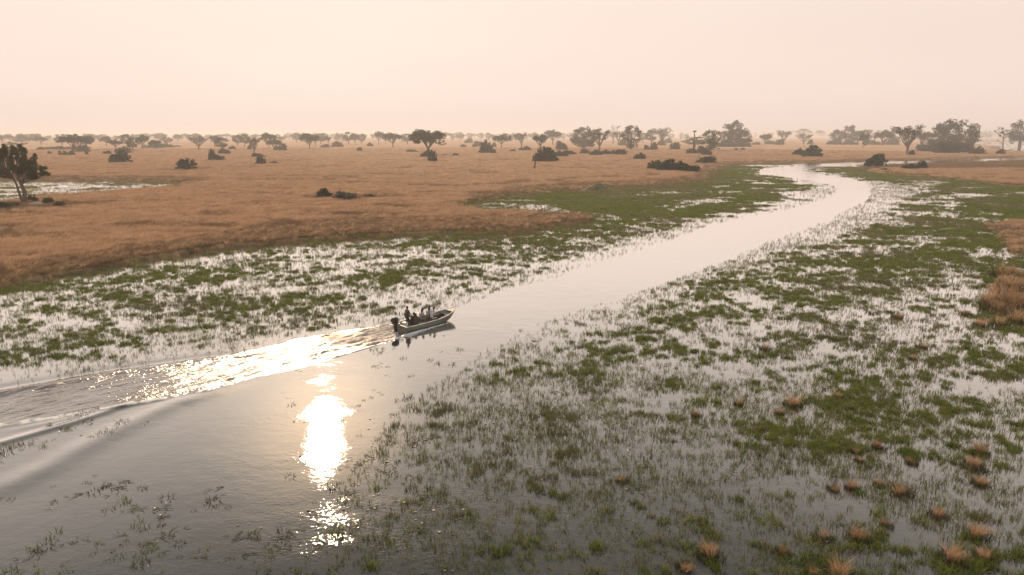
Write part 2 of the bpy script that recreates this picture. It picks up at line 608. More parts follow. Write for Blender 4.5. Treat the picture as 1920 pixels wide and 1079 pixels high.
def build_water():
    st = 0.11
    xs = np.arange(-56, 1, st); ys = np.arange(20, 66, st)
    X, Y = np.meshgrid(xs, ys)
    x, y = X.ravel(), Y.ravel()
    u, v, _ = P(x, y)
    wz = np.zeros_like(x)
    ruf = np.zeros_like(x); foam = np.zeros_like(x)

    def ridge(pts, amp, wid, asym=0.0, n=0.25, fade0=1.5, off=0.0, tr=.45):
        nonlocal wz
        d, par, side, L = polydist(x, y, gl(pts))
        s = d * side + off
        a = amp * np.clip(par / fade0, 0, 1) * np.clip((L - par) / 4, 0, 1)
        a = a * (1 - n + 2 * n * fbm(par / 2.3, par * 0 + amp * 50, 5, 2))
        w = wid * (1 + 0.02 * par)
        q = s / w
        wz = wz + a * np.exp(-q * q) * (1 + asym * q) - tr * a * np.exp(-((q + 1.9) / 1.2) ** 2)
    ridge([(735, 627), (640, 641), (560, 653), (470, 666), (400, 674), (300, 688), (200, 703), (100, 721), (0, 738), (-300, 790)], 0.13, 0.42)
    ridge([(735, 630), (660, 648), (600, 662), (560, 674), (500, 688), (460, 701), (420, 713), (380, 724), (320, 738)], 0.11, 0.38)
    ridge([(420, 712), (330, 735), (260, 752), (200, 773), (130, 795), (60, 815), (0, 832), (-200, 880)], 0.075, 0.34, fade0=3, tr=.1)
    ridge([(480, 709), (400, 737), (330, 757), (260, 788), (180, 828), (100, 872), (30, 905), (-100, 960)], 0.09, 0.8, fade0=5, tr=0)
    ridge([(420, 722), (300, 748), (200, 768), (100, 792), (0, 812)], 0.035, 0.3, fade0=3)
    inw = inpoly(u, v, WAKE)
    lx, ly = boatloc(x, y)
    # soft edge of the ruffled area
    d1 = polydist(x, y, gl([WAKE[i] for i in range(0, 10)]))[0]
    d2 = polydist(x, y, gl([WAKE[i] for i in range(10, len(WAKE))]))[0]
    e = np.minimum(d1, d2)
    ruf = np.where(inw, np.clip(e / 0.5, 0, 1), 0)
    ruf = ruf * (0.35 + 1.1 * fbm(x / 2.5, y / 2.5, 8, 3))
    # propeller wash: chop aligned with the track
    along = lx; across = ly
    chop = (fbm(along / 1.1, across / 0.34, 41, 3) - 0.5) * 0.30 + (fbm(along / 0.42, across / 0.22, 43, 2) - 0.5) * 0.08
    ruf = ruf * (0.25 + 0.75 * np.exp(-np.clip(-lx, 0, 99) / 17.0))
    wz = wz + chop * ruf
    # foam: broken strips
    fd, fp, fs, L = polydist(x, y, gl([(460, 722), (400, 733), (330, 744), (250, 758), (160, 773), (80, 786), (0, 798), (-200, 835)]))
    fm = np.exp(-(fd / (0.25 + 0.012 * fp)) ** 2) * np.clip(fp / 5, 0, 1)
    wz = wz + 0.06 * fm * fbm(x / 0.4, y / 0.4, 3, 2)
    foam = np.clip(fm * 3.0 * fbm(x / 0.45, y / 0.3, 61, 3) - 0.55, 0, 1)
    # bow spray along the near side of the hull, widening towards the stern
    edge = -1.02 - np.clip((4.4 - lx) * 0.11, 0, 0.6)
    sp_ = np.exp(-((ly - edge) / (0.10 + 0.035 * np.clip(4.4 - lx, 0, 8))) ** 2) * np.clip((4.6 - lx) / 0.6, 0, 1) * np.clip((lx + 3.0) / 2.5, 0, 1)
    foam = np.maximum(foam, np.clip(sp_ * (0.6 + 1.2 * fbm(x / 0.15, y / 0.15, 91, 3)) - 0.2, 0, 1))
    wz = wz + sp_ * 0.10 * (0.6 + 0.8 * fbm(x / 0.25, y / 0.25, 92, 2))
    edge2 = 1.02 + np.clip((4.4 - lx) * 0.13, 0, 0.8)
    sp2 = np.exp(-((ly - edge2) / 0.16) ** 2) * np.clip((4.2 - lx) / 0.6, 0, 1) * np.clip((lx + 2) / 1.5, 0, 1)
    wz = wz + sp2 * 0.08
    foam = np.maximum(foam, np.clip(sp2 * 1.2 - 0.4, 0, 1))
    # churned water right behind the motor
    st_ = np.exp(-((ly) / (0.45)) ** 2) * np.clip((-lx - 0.3) / 0.4, 0, 1) * np.exp(-np.clip(-lx - 0.6, 0, 99) / 2.2)
    foam = np.maximum(foam, np.clip(st_ * 1.8 * fbm(x / 0.2, y / 0.2, 97, 3) - 0.25, 0, 1) * 0.8)
    wz = wz + st_ * 0.16 * (fbm(x / 0.35, y / 0.35, 98, 2) - 0.2)
    # keep the water below the hull floor
    inh = (lx > 0.0) & (lx < 4.2) & (np.abs(ly) < 0.72)
    wz = np.where(inh, -0.12, wz)
    bx = np.minimum(np.minimum(x - xs[0], xs[-1] - x), np.minimum(y - ys[0], ys[-1] - y))
    k = np.clip(bx / 3.0, 0, 1)
    wz *= k; ruf *= k; foam *= k
    ny, nx = X.shape
    idx = np.arange(ny * nx).reshape(ny, nx)
    q = np.stack([idx[:-1, :-1], idx[:-1, 1:], idx[1:, 1:], idx[1:, :-1]], -1).reshape(-1, 4)
    V = np.stack([x, y, wz], 1)
    # outer sheet around the fine patch
    x0, x1, y0, y1 = xs[0], xs[-1], ys[0], ys[-1]
    B = 14000.0
    xo = [-B, x0, x1, B]; yo = [-B, y0, y1, B]
    base = len(V)
    VO = np.array([(a, b, 0.0) for b in yo for a in xo])
    qo = []
    for j in range(3):
        for i in range(3):
            if i == 1 and j == 1: continue
            a = base + j * 4 + i
            qo.append((a, a + 1, a + 5, a + 4))
    V = np.concatenate([V, VO]); q = np.concatenate([q, np.array(qo)])
    me = mesh_np('water', V, q, smooth=True)
    churn = np.clip(ruf * 1.1, 0, 1) * (0.5 + 0.5 * np.exp(-np.clip(-lx, 0, 99) / 30.0))
    for cx0, cy0, rx, ry, am in ((740, 1000, 5.0, 4.0, .085), (545, 782, 1.9, .7, .05), (610, 835, 1.6, 2.2, .04), (640, 770, 1.5, .8, .05), (592, 712, 1.3, .7, .06)):
        g0 = G(cx0, cy0)
        ruf = ruf + am * k * np.exp(-((x - g0.x) / rx) ** 2 - ((y - g0.y) / ry) ** 2) * np.clip(fbm(x / 1.6, y / .8, 66, 3) * 3 - .8, 0, 1.4)
    for nm, arr in (('ruffle', ruf), ('foam', foam), ('churn', churn)):
        at = me.attributes.new(nm, 'FLOAT', 'POINT')
        at.data.foreach_set('value', np.concatenate([arr, np.zeros(16)]).astype(np.float32))
    m, t, out = new_mat('river_water')
    geo = t.nodes.new('ShaderNodeNewGeometry')
    b = t.nodes.new('ShaderNodeBsdfDiffuse'); gls = t.nodes.new('ShaderNodeBsdfGlossy'); gls.distribution = 'BECKMANN'

    def nzn(scale, det, sx=1, sy=1, rot=0.5):
        mp = N(t, 'ShaderNodeMapping')
        mp.inputs['Scale'].default_value = (sx, sy, 1)
        mp.inputs['Rotation'].default_value = (0, 0, rot)
        t.links.new(geo.outputs['Position'], mp.inputs[0])
        z = N(t, 'ShaderNodeTexNoise')
        z.inputs['Scale'].default_value = scale
        z.inputs['Detail'].default_value = det
        t.links.new(mp.outputs[0], z.inputs['Vector'])
        return z.outputs[0]
    ra = N(t, 'ShaderNodeAttribute', attribute_name='ruffle')
    fa = N(t, 'ShaderNodeAttribute', attribute_name='foam')
    big = nzn(0.07, 3, 1, 1.8)
    calm = ramp(t, big, [(0.36, (0.15, 0.15, 0.15)), (0.62, (1, 1, 1))])
    n1 = nzn(1.1, 3, 1, 1.7, 0.6)
    n2 = nzn(4.5, 3, 1, 1.5, 0.4)
    n3 = nzn(0.3, 2)
    h = mathn(t, 'ADD', mathn(t, 'MULTIPLY', n1, 0.013), mathn(t, 'MULTIPLY', n2, 0.0055))
    h = mathn(t, 'MULTIPLY', h, calm)
    h = mathn(t, 'ADD', h, mathn(t, 'MULTIPLY', n3, 0.02))
    h = mathn(t, 'ADD', h, mathn(t, 'MULTIPLY', mathn(t, 'MULTIPLY', n2, 0.13), ra.outputs['Fac']))
    bp = N(t, 'ShaderNodeBump')
    bp.inputs['Strength'].default_value = 1.0
    bp.inputs['Distance'].default_value = 1.0
    t.links.new(h, bp.inputs['Height'])
    t.links.new(bp.outputs[0], gls.inputs['Normal'])
    mud_sheen = ramp(t, nzn(0.12, 4, 1, 1, 1.0), [(0.3, (0.040, 0.040, 0.038)), (0.7, (0.060, 0.058, 0.053))])
    cn = N(t, 'ShaderNodeAttribute', attribute_name='churn')
    mud_sheen = mixc(t, cn.outputs['Fac'], mud_sheen, (0.44, 0.365, 0.32))  # churned water; pale diffuse tone also stands in for its cut sky reflection
    c = mixc(t, fa.outputs['Fac'], mud_sheen, (0.85, 0.83, 0.80))
    t.links.new(c, b.inputs['Color'])
    rr = mathn(t, 'MULTIPLY_ADD', fa.outputs['Fac'], 0.6, 0.085)
    cr0 = N(t, 'ShaderNodeAttribute', attribute_name='churn')
    rr = mathn(t, 'MULTIPLY_ADD', cr0.outputs['Fac'], 0.30, rr)
    t.links.new(rr, gls.inputs['Roughness'])
    gls.inputs['Color'].default_value = (0.98, 0.975, 0.97, 1)
    # reflectance of the silty surface: weak looking down, strong at grazing angles
    lw = t.nodes.new('ShaderNodeLayerWeight')
    t.links.new(bp.outputs[0], lw.inputs['Normal'])
    cs = mathn(t, 'SUBTRACT', 1.0, lw.outputs['Facing'])
    q = mathn(t, 'DIVIDE', cs, 0.395)
    refl = mathn(t, 'EXPONENT', mathn(t, 'MULTIPLY', mathn(t, 'POWER', q, 2.7), -1.0))
    refl = mathn(t, 'MAXIMUM', refl, 0.045)
    refl = mathn(t, 'MULTIPLY', refl, mathn(t, 'SUBTRACT', 1.0, fa.outputs['Fac']))
    ca2 = N(t, 'ShaderNodeAttribute', attribute_name='churn')
    refl = mathn(t, 'MULTIPLY', refl, mathn(t, 'MULTIPLY_ADD', ca2.outputs['Fac'], -0.955, 1.0))
    mx = t.nodes.new('ShaderNodeMixShader')
    t.links.new(refl, mx.inputs[0]); t.links.new(b.outputs[0], mx.inputs[1]); t.links.new(gls.outputs[0], mx.inputs[2])
    t.links.new(mx.outputs[0], out.inputs[0])
    me.materials.append(m)
    o = link('water', me)
    tag(o, kind='structure', label='still pinkish river and flooded marsh water with a boat wake')
    return o


build_water()


# ------------------------------------------------------------------ land
def ground_h(x, y, f=None):
    if f is None: f = fields(x, y)
    n = patch(x, y, f['d'])
    s = f['cov'] - n
    near = f['d'] < 110
    h = np.clip(s * 0.5, -0.6, 0.07)
    # marsh patches stay as wet mats just above the water
    land = f['land']
    rel = 0.25 + 0.35 * fbm(x / 30, y / 30, 15, 3) + 0.10 * fbm(x / 4, y / 4, 16, 2)
    h = np.where(land, np.clip(s * 0.5, -0.2, 1) * 0 + rel * np.clip((f['cov'] - 1) * 1.4, 0, 1), h)
    h = np.where(f['lc'], np.clip(s * 0.5, -0.5, 0.16), h)
    # near the viewer the mats lie lower, blades do the work
    h = np.where(near & ~land & ~f['lc'], np.clip(s * 0.2 - 0.06, -0.6, 0.01), h)
    return h, n


def build_land():
    az = np.concatenate([np.arange(-60, 60.01, 0.135), np.arange(64, 300, 6.0)])
    rr = [4.0]
    while rr[-1] < 13500:
        k = 1.0105 if rr[-1] > 20 else 1.05
        if rr[-1] > 500: k = 1.022
        rr.append(rr[-1] * k)
    rr = np.array(rr)
    A, Rr = np.meshgrid(np.radians(az), rr)
    x = (Rr * np.sin(A)).ravel(); y = (Rr * np.cos(A)).ravel()
    f = fields(x, y)
    h, n = ground_h(x, y, f)
    h = np.where(f['behind'], np.minimum(h, -0.3), h)
    u, v, d = f['u'], f['v'], f['d']
    # colour by what grows
    big = fbm(x / 90, y / 60, 21, 4); mid = fbm(x / 14, y / 10, 22, 4); sm = fbm(x / 3, y / 2, 23, 3)
    C = np.zeros((len(x), 3)) + GOLD
    C *= (0.74 + 0.26 * cdf(0.5 * mid + 0.5 * big, 0.11) + 0.30 * cdf(sm, 0.12) * (d < 400) + .15 * (d >= 400))[:, None]
    # olive tinged patches in the plain
    k = np.clip((fbm(x / 60, y / 40, 27, 6, .75) - 0.54) * 4, 0, 1)[:, None] * 0.30
    C = C * (1 - k) + BROWN * k
    # brown belt next to the marsh
    ub, vb, _ = P(x, y)
    fl2 = fields(x, y - 14 - 14 * mid)
    fl3 = fields(x, y + 10)
    edge = (f['land'] & ~fl2['land'])
    kb = np.where(edge, 0.35 + 0.6 * sm, 0)[:, None]
    C = C * (1 - kb) + (BROWN * 0.85) * kb
    # right bank: brownish upper part
    kb = np.where(f['lb'] & ((v < 318) | (u > 1900) & (v < 325) | (mid > 0.58)), 0.75, 0.1 * f['lb'])[:, None]
    C = C * (1 - kb) + BROWN * kb
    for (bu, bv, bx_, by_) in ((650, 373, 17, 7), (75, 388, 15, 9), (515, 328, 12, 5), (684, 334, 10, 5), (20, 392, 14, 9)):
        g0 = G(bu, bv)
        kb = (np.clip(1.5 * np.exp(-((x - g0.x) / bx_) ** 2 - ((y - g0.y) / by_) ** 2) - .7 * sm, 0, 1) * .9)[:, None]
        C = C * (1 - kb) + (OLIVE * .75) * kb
    mar = ~f['land'] & ~f['lc']
    gn = np.clip((mid - 0.5) * 3.0 + (sm - 0.5) * 2 + 0.42, 0, 1)[:, None]
    gcol = GRN * gn + OLIVE * (1 - gn)
    bmix = np.clip((fbm(x / 13, y / 8, 33, 5, .6) - 0.50) * 6, 0, 1)[:, None] * 0.85
    gcol = gcol * (1 - bmix) + BROWN * bmix
    C = np.where(mar[:, None], gcol, C)
    C = np.where((f['pond'] | f['pool'])[:, None], OLIVE * 0.6 + BROWN * 0.5, C)
    nr, na = A.shape
    idx = np.arange(nr * na).reshape(nr, na)
    nxt = np.roll(idx, -1, axis=1)
    q = np.stack([idx[:-1], idx[1:], nxt[1:], nxt[:-1]], -1).reshape(-1, 4)[:, ::-1]
    # drop cells that lie wholly under water
    V = np.stack([x, y, h], 1)
    keep = h[q].max(1) > -0.35
    me = mesh_np('ground', V, q[keep], smooth=True)
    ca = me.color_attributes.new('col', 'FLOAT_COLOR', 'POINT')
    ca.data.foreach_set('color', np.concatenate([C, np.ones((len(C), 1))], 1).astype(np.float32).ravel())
    m, t, out = new_mat('grassland')
    a = N(t, 'ShaderNodeAttribute', attribute_name='col')
    geo = t.nodes.new('ShaderNodeNewGeometry')

    def nz(sc, det, s=(1, 1, 1)):
        mp = N(t, 'ShaderNodeMapping'); mp.inputs['Scale'].default_value = s
        t.links.new(geo.outputs['Position'], mp.inputs[0])
        z = N(t, 'ShaderNodeTexNoise'); z.inputs['Scale'].default_value = sc; z.inputs['Detail'].default_value = det
        z.inputs['Roughness'].default_value = 0.6
        t.links.new(mp.outputs[0], z.inputs['Vector'])
        return z.outputs[0]
    n1 = nz(1.6, 6, (1, 0.6, 1)); n2 = nz(0.12, 6, (0.6, 1.2, 1)); n3 = nz(0.012, 5, (0.5, 1.6, 1))
    f1 = mathn(t, 'MULTIPLY_ADD', n1, 0.9, 0.55)
    f2 = mathn(t, 'MULTIPLY_ADD', n2, 1.3, 0.36)
    f3 = mathn(t, 'MULTIPLY_ADD', n3, 1.2, 0.42)
    ff = mathn(t, 'MULTIPLY', mathn(t, 'MULTIPLY', f1, f2), f3)
    sc = N(t, 'ShaderNodeVectorMath', operation='SCALE')
    t.links.new(a.outputs['Color'], sc.inputs[0]); t.links.new(ff, sc.inputs['Scale'])
    b = t.nodes.new('ShaderNodeBsdfDiffuse')
    t.links.new(sc.outputs[0], b.inputs[0])
    bp = N(t, 'ShaderNodeBump'); bp.inputs['Strength'].default_value = 0.8; bp.inputs['Distance'].default_value = 0.35
    t.links.new(mathn(t, 'ADD', n1, mathn(t, 'MULTIPLY', n2, 2.0)), bp.inputs['Height'])
    t.links.new(bp.outputs[0], b.inputs['Normal'])
    t.links.new(b.outputs[0], out.inputs[0])
    me.materials.append(m)
    o = link('ground', me)
    tag(o, kind='structure', label='flat golden floodplain with green marsh mats along the river')


build_land()

# ------------------------------------------------------------------ haze
hz = MB(); hz.box((0, 3000, 16.5), (12400, 9400, 38))
hm, ht, hout = new_mat('haze_air')
pv = ht.nodes.new('ShaderNodeVolumePrincipled')
pv.inputs['Color'].default_value = (0.90, 0.895, 0.93, 1)
pv.inputs['Density'].default_value = 0.00031
pv.inputs['Anisotropy'].default_value = 0.35
ht.links.new(pv.outputs[0], hout.inputs['Volume'])
haze = hz.build('haze', hm)
haze['kind'] = 'stuff'
haze['label'] = 'thin smoky pink haze over the plain'

# ------------------------------------------------------------------ trees
TREES_MESH = {}


def leaves(centers, radii, n, size, seed, flat=1.0, up=0.0):
    """random leaf quads spread on and in little clumps -> V,F"""
    r = np.random.default_rng(seed)
    tot = len(centers) * n
    c = np.repeat(np.asarray(centers), n, 0)
    rad = np.repeat(np.asarray(radii), n, 0)
    d = r.normal(size=(tot, 3)); d /= np.linalg.norm(d, axis=1)[:, None]
    rr = (0.35 + 0.65 * r.random((tot, 1)) ** 0.5)
    rr *= 1 + 0.25 * (r.random((tot, 1)) > 0.93)
    p = c + d * rr * rad
    nrm = d * 0.7 + r.normal(size=(tot, 3)) * 0.6; nrm[:, 2] += up
    nrm /= np.linalg.norm(nrm, axis=1)[:, None]
    t1 = np.cross(nrm, r.normal(size=(tot, 3))); t1 /= np.linalg.norm(t1, axis=1)[:, None]
    t2 = np.cross(nrm, t1)
    s = size * (0.6 + 0.8 * r.random((tot, 1)))
    q = np.stack([p - t1 * s, p - t2 * s * 0.55, p + t1 * s, p + t2 * s * 0.55], 1).reshape(-1, 3)
    f = np.arange(tot * 4).reshape(-1, 4)
    return q, f


def limb_path(a, b, rs, sag=0.12, n=4):
    a, b = Vector(a), Vector(b)
    L = (b - a).length
    o1 = Vector((rs.uniform(-1, 1), rs.uniform(-1, 1), rs.uniform(-.3, .6))) * L * sag
    return [a + (b - a) * (i / n) + o1 * math.sin(math.pi * i / n) for i in range(n + 1)]


def make_tree(kind, seed):
    """unit tree: height 10, returns (trunk mesh, crown mesh or None, width)"""
    rs = random.Random(seed)
    mb = MB()
    cl = []; cr_ = []
    H = 10.0
    bark = M['bark_tree']; leaf = M['leaf_dark']; nl, ls = 64, 0.32
    if kind == 'umbrella':
        fork = rs.uniform(2.2, 3.2)
        W = rs.uniform(4.8, 6.0); ex, lob, dome = rs.uniform(-.9, .9), rs.uniform(.1, .4), rs.uniform(2.4, 4.4)
        mb.tube(limb_path((0, 0, -.3), (rs.uniform(-.3, .3), rs.uniform(-.3, .3), fork), rs, .05), [.34, .3, .27, .25, .24], 7)
        tips = []
        for i in range(7):
            a = i * 2 * math.pi / 7 + rs.uniform(-.35, .35)
            rad = rs.uniform(2.4, 4.3) if i else 0.6
            tip = Vector((math.cos(a) * rad, math.sin(a) * rad, rs.uniform(5.4, 7.6)))
            p = limb_path((0, 0, fork), tip, rs, .12)
            mb.tube(p, [.22, .17, .13, .09, .05], 5)
            tips.append(tip)
            for k in range(2):
                q = p[2] + Vector((rs.uniform(-1.6, 1.6), rs.uniform(-1.6, 1.6), rs.uniform(1.4, 2.6)))
                mb.tube([p[2], (p[2] + q) / 2 + Vector((0, 0, .2)), q], [.1, .07, .04], 4)
                tips.append(q)
        for i in range(38):
            a = rs.uniform(0, 2 * math.pi); rad = math.sqrt(rs.random()) * W * 0.80
            z = 8.9 - dome * (rad / W) ** 2 + rs.uniform(-2.3, .5)
            rad *= 1 + lob * math.sin(2 * a + seed)
            if lob > .2 and rs.random() < .2: continue
            cl.append((math.cos(a) * rad + ex, math.sin(a) * rad, z + .5 * math.sin(3 * a + seed))); s = rs.uniform(.6, 1.4)
            cr_.append((s * 1.1, s * 1.1, s * .8))
        for t_ in tips:
            cl.append(tuple(t_ + Vector((0, 0, .4)))); cr_.append((1.2, 1.2, .75))
    elif kind == 'round':
        W = 5.2
        mb.tube(limb_path((0, 0, -.3), (0, 0, 3.2), rs, .05), [.5, .42, .38, .34, .3], 7)
        for i in range(6):
            a = i * 2 * math.pi / 6 + rs.uniform(-.4, .4)
            tip = (math.cos(a) * rs.uniform(1.5, 3.4), math.sin(a) * rs.uniform(1.5, 3.4), rs.uniform(5, 8))
            mb.tube(limb_path((0, 0, 2.6), tip, rs, .12), [.26, .2, .15, .1, .05], 5)
        for i in range(40):
            a = rs.uniform(0, 2 * math.pi); cz = rs.uniform(-1, 1)
            rad = math.sqrt(1 - cz * cz) * W * rs.uniform(.5, .86)
            z = 6.0 + cz * 3.1 + rs.uniform(-.3, .3)
            if rs.random() < .12: continue
            cl.append((math.cos(a) * rad, math.sin(a) * rad, z)); s = rs.uniform(.9, 1.6)
            cr_.append((s, s, s * .8))
    elif kind == 'broad':          # big spreading crown reaching low
        W = 6.6
        for k in range(3):
            bx, by = rs.uniform(-.8, .8), rs.uniform(-.6, .6)
            mb.tube(limb_path((bx, by, -.3), (bx * 1.8, by * 1.8, 3.4), rs, .08), [.5, .42, .36, .3, .26], 7)
            for i in range(4):
                a = rs.uniform(0, 6.28)
                mb.tube(limb_path((bx * 1.8, by * 1.8, 3.0), (math.cos(a) * rs.uniform(2, 4.6), math.sin(a) * rs.uniform(2, 4.6), rs.uniform(4.5, 7.6)), rs, .12), [.24, .18, .13, .09, .05], 5)
        for i in range(64):
            a = rs.uniform(0, 2 * math.pi); cz = rs.uniform(-.75, 1)
            rad = math.sqrt(max(0, 1 - cz * cz)) * W * rs.uniform(.45, .88)
            z = 5.0 + cz * (4.4 + 0.6 * math.sin(a * 2 + seed))
            cl.append((math.cos(a) * rad, math.sin(a) * rad, z)); s = rs.uniform(.9, 1.5)
            cr_.append((s, s, s * .78))
        nl = 52; ls = .3
    elif kind == 'vase':           # upswept open limbs, light crown
        W = 4.6
        bark = M['bark_pale']; leaf = M['leaf_grey']
        mb.tube(limb_path((0, 0, -.3), (0.1, 0, 2.3), rs, .04), [.52, .42, .38, .36, .34], 7)
        for i in range(9):
            a = i * 2 * math.pi / 9 + rs.uniform(-.3, .3)
            rad = rs.uniform(1.2, 4.0); tz = 9.2 - rad * .55 + rs.uniform(-.5, .4)
            p = limb_path((0.1, 0, 2.2), (math.cos(a) * rad, math.sin(a) * rad, tz), rs, .10, 5)
            mb.tube(p, [.24, .19, .15, .11, .07, .04], 5)
            for k in range(5):
                b0 = p[rs.choice((2, 3, 4))]
                q = b0 + Vector((math.cos(a) * rs.uniform(-.4, 1.4) + rs.uniform(-.6, .6), math.sin(a) * rs.uniform(-.4, 1.4) + rs.uniform(-.6, .6), rs.uniform(.7, 1.9)))
                mb.tube([b0, (b0 + q) / 2 + Vector((0, 0, .15)), q], [.08, .05, .025], 4)
                cl.append(tuple(q)); cr_.append((.75, .75, .6))
            cl.append(tuple(p[-1])); cr_.append((.9, .9, .7))
        nl = 22; ls = .24
    elif kind == 'bare':
        W = 3.2
        bark = M['bark_pale']
        mb.tube(limb_path((0, 0, -.3), (.2, 0, 4.6), rs, .04), [.3, .26, .22, .19, .16], 6)
        mb.tube(limb_path((.2, 0, 4.6), (0, .2, 9.6), rs, .05), [.16, .12, .08, .05, .02], 5)
        for i in range(12):
            a = rs.uniform(0, 6.28); z0 = rs.uniform(3.6, 8)
            L = rs.uniform(1.2, 2.9)
            q = Vector((math.cos(a) * L, math.sin(a) * L, z0 + rs.uniform(1.2, 2.4)))
            p = limb_path((.12, 0, z0), q, rs, .1)
            mb.tube(p, [.12, .09, .07, .05, .02], 4)
            for k in range(3):
                q2 = p[3] + Vector((rs.uniform(-.9, .9), rs.uniform(-.9, .9), rs.uniform(.4, 1.3)))
                mb.tube([p[3], q2], [.05, .02], 3)
                if rs.random() < .35: cl.append(tuple(q2)); cr_.append((.5, .5, .4))
        nl = 16; ls = .2; leaf = M['leaf_grey']
    elif kind == 'column':         # leafy almost to the ground, ragged top
        W = 3.6
        mb.tube(limb_path((0, 0, -.3), (0, 0, 5), rs, .05), [.42, .36, .3, .25, .2], 6)
        for i in range(7):
            a = rs.uniform(0, 6.28)
            mb.tube(limb_path((0, 0, rs.uniform(1.5, 4)), (math.cos(a) * 2.4, math.sin(a) * 2.4, rs.uniform(5, 9)), rs, .1), [.18, .14, .1, .07, .04], 4)
        for i in range(42):
            z = rs.uniform(1.0, 9.5); a = rs.uniform(0, 6.28)
            w_ = 3.3 * (1 - abs((z - 5.6) / 5.2) ** 2.0) * (1 + .25 * math.sin(3 * a + z))
            rad = max(.2, w_) * rs.uniform(.45, .9)
            s = rs.uniform(.65, 1.15)
            cl.append((math.cos(a) * rad, math.sin(a) * rad, z)); cr_.append((s, s, s * .9))
        nl = 44; ls = .28
    elif kind == 'bush':           # height 10 units here too
        W = 8.5
        for i in range(9):
            a = rs.uniform(0, 6.28); L = rs.uniform(2, 6)
            mb.tube(limb_path((math.cos(a) * .6, math.sin(a) * .6, -.4), (math.cos(a) * L, math.sin(a) * L, rs.uniform(4, 8)), rs, .12), [.3, .22, .16, .1, .05], 4)
        subs = [(0, 0, 5.4, rs.uniform(7.2, 9.4))]
        for i in range(rs.choice((4, 5, 6))):
            a = rs.uniform(0, 6.28); L = rs.uniform(2.5, 5.8)
            subs.append((math.cos(a) * L, math.sin(a) * L * .8, rs.uniform(2.2, 4.2), rs.uniform(4.0, 9.2)))
        for (mx_, my_, R_, H_) in subs:
            for i in range(int(5 + R_ * 2.6)):
                a = rs.uniform(0, 6.28); el = math.asin(rs.random()); q = rs.uniform(.55, .95)
                s = rs.uniform(.7, 1.5)
                cl.append((mx_ + math.cos(a) * math.cos(el) * R_ * q, my_ + math.sin(a) * math.cos(el) * R_ * q, .5 + math.sin(el) * (H_ - 1.4) * q)); cr_.append((s, s, s * .9))
        nl = 62; ls = .42; leaf = M['leaf_bush']
    W_real = 1.0
    crown = None
    if cl:
        q, f = leaves(cl, cr_, nl, ls, seed, up=.25)
        q[:, 2] = np.maximum(q[:, 2], .02)
        hx = np.percentile(np.abs(q[:, 0]), 98)
        W_real = 2 * max(hx, 1)
        sc = 10.0 / np.percentile(q[:, 2], 99.5)
        crown = (q, f, leaf)
    else:
        W_real = 2 * W
        sc = 1
    tm = mb.mesh('trunk', bark, smooth=True)
    cm = mesh_np('crown', crown[0], crown[1], crown[2]) if crown else None
    return tm, cm, W_real, 10.0 / sc


KINDS = {'umbrella': 5, 'round': 3, 'broad': 2, 'vase': 2, 'bare': 2, 'column': 2, 'bush': 4}
PROTO = {}
for k_, c_ in KINDS.items():
    PROTO[k_] = [make_tree(k_, 100 + 13 * i + 7 * len(k_)) for i in range(c_)]
leaf_sets = {}


def grey_crown(cm):
    key = cm.name + 'grey'
    if key not in leaf_sets:
        c = cm.copy(); c.materials[0] = M['leaf_grey']; leaf_sets[key] = c
    return leaf_sets[key]


ORD = ['first', 'second', 'third', 'fourth', 'fifth', 'sixth', 'seventh', 'eighth', 'ninth', 'tenth', 'eleventh', 'twelfth', 'thirteenth',
       'fourteenth', 'fifteenth', 'sixteenth', 'seventeenth', 'eighteenth', 'nineteenth', 'twentieth']

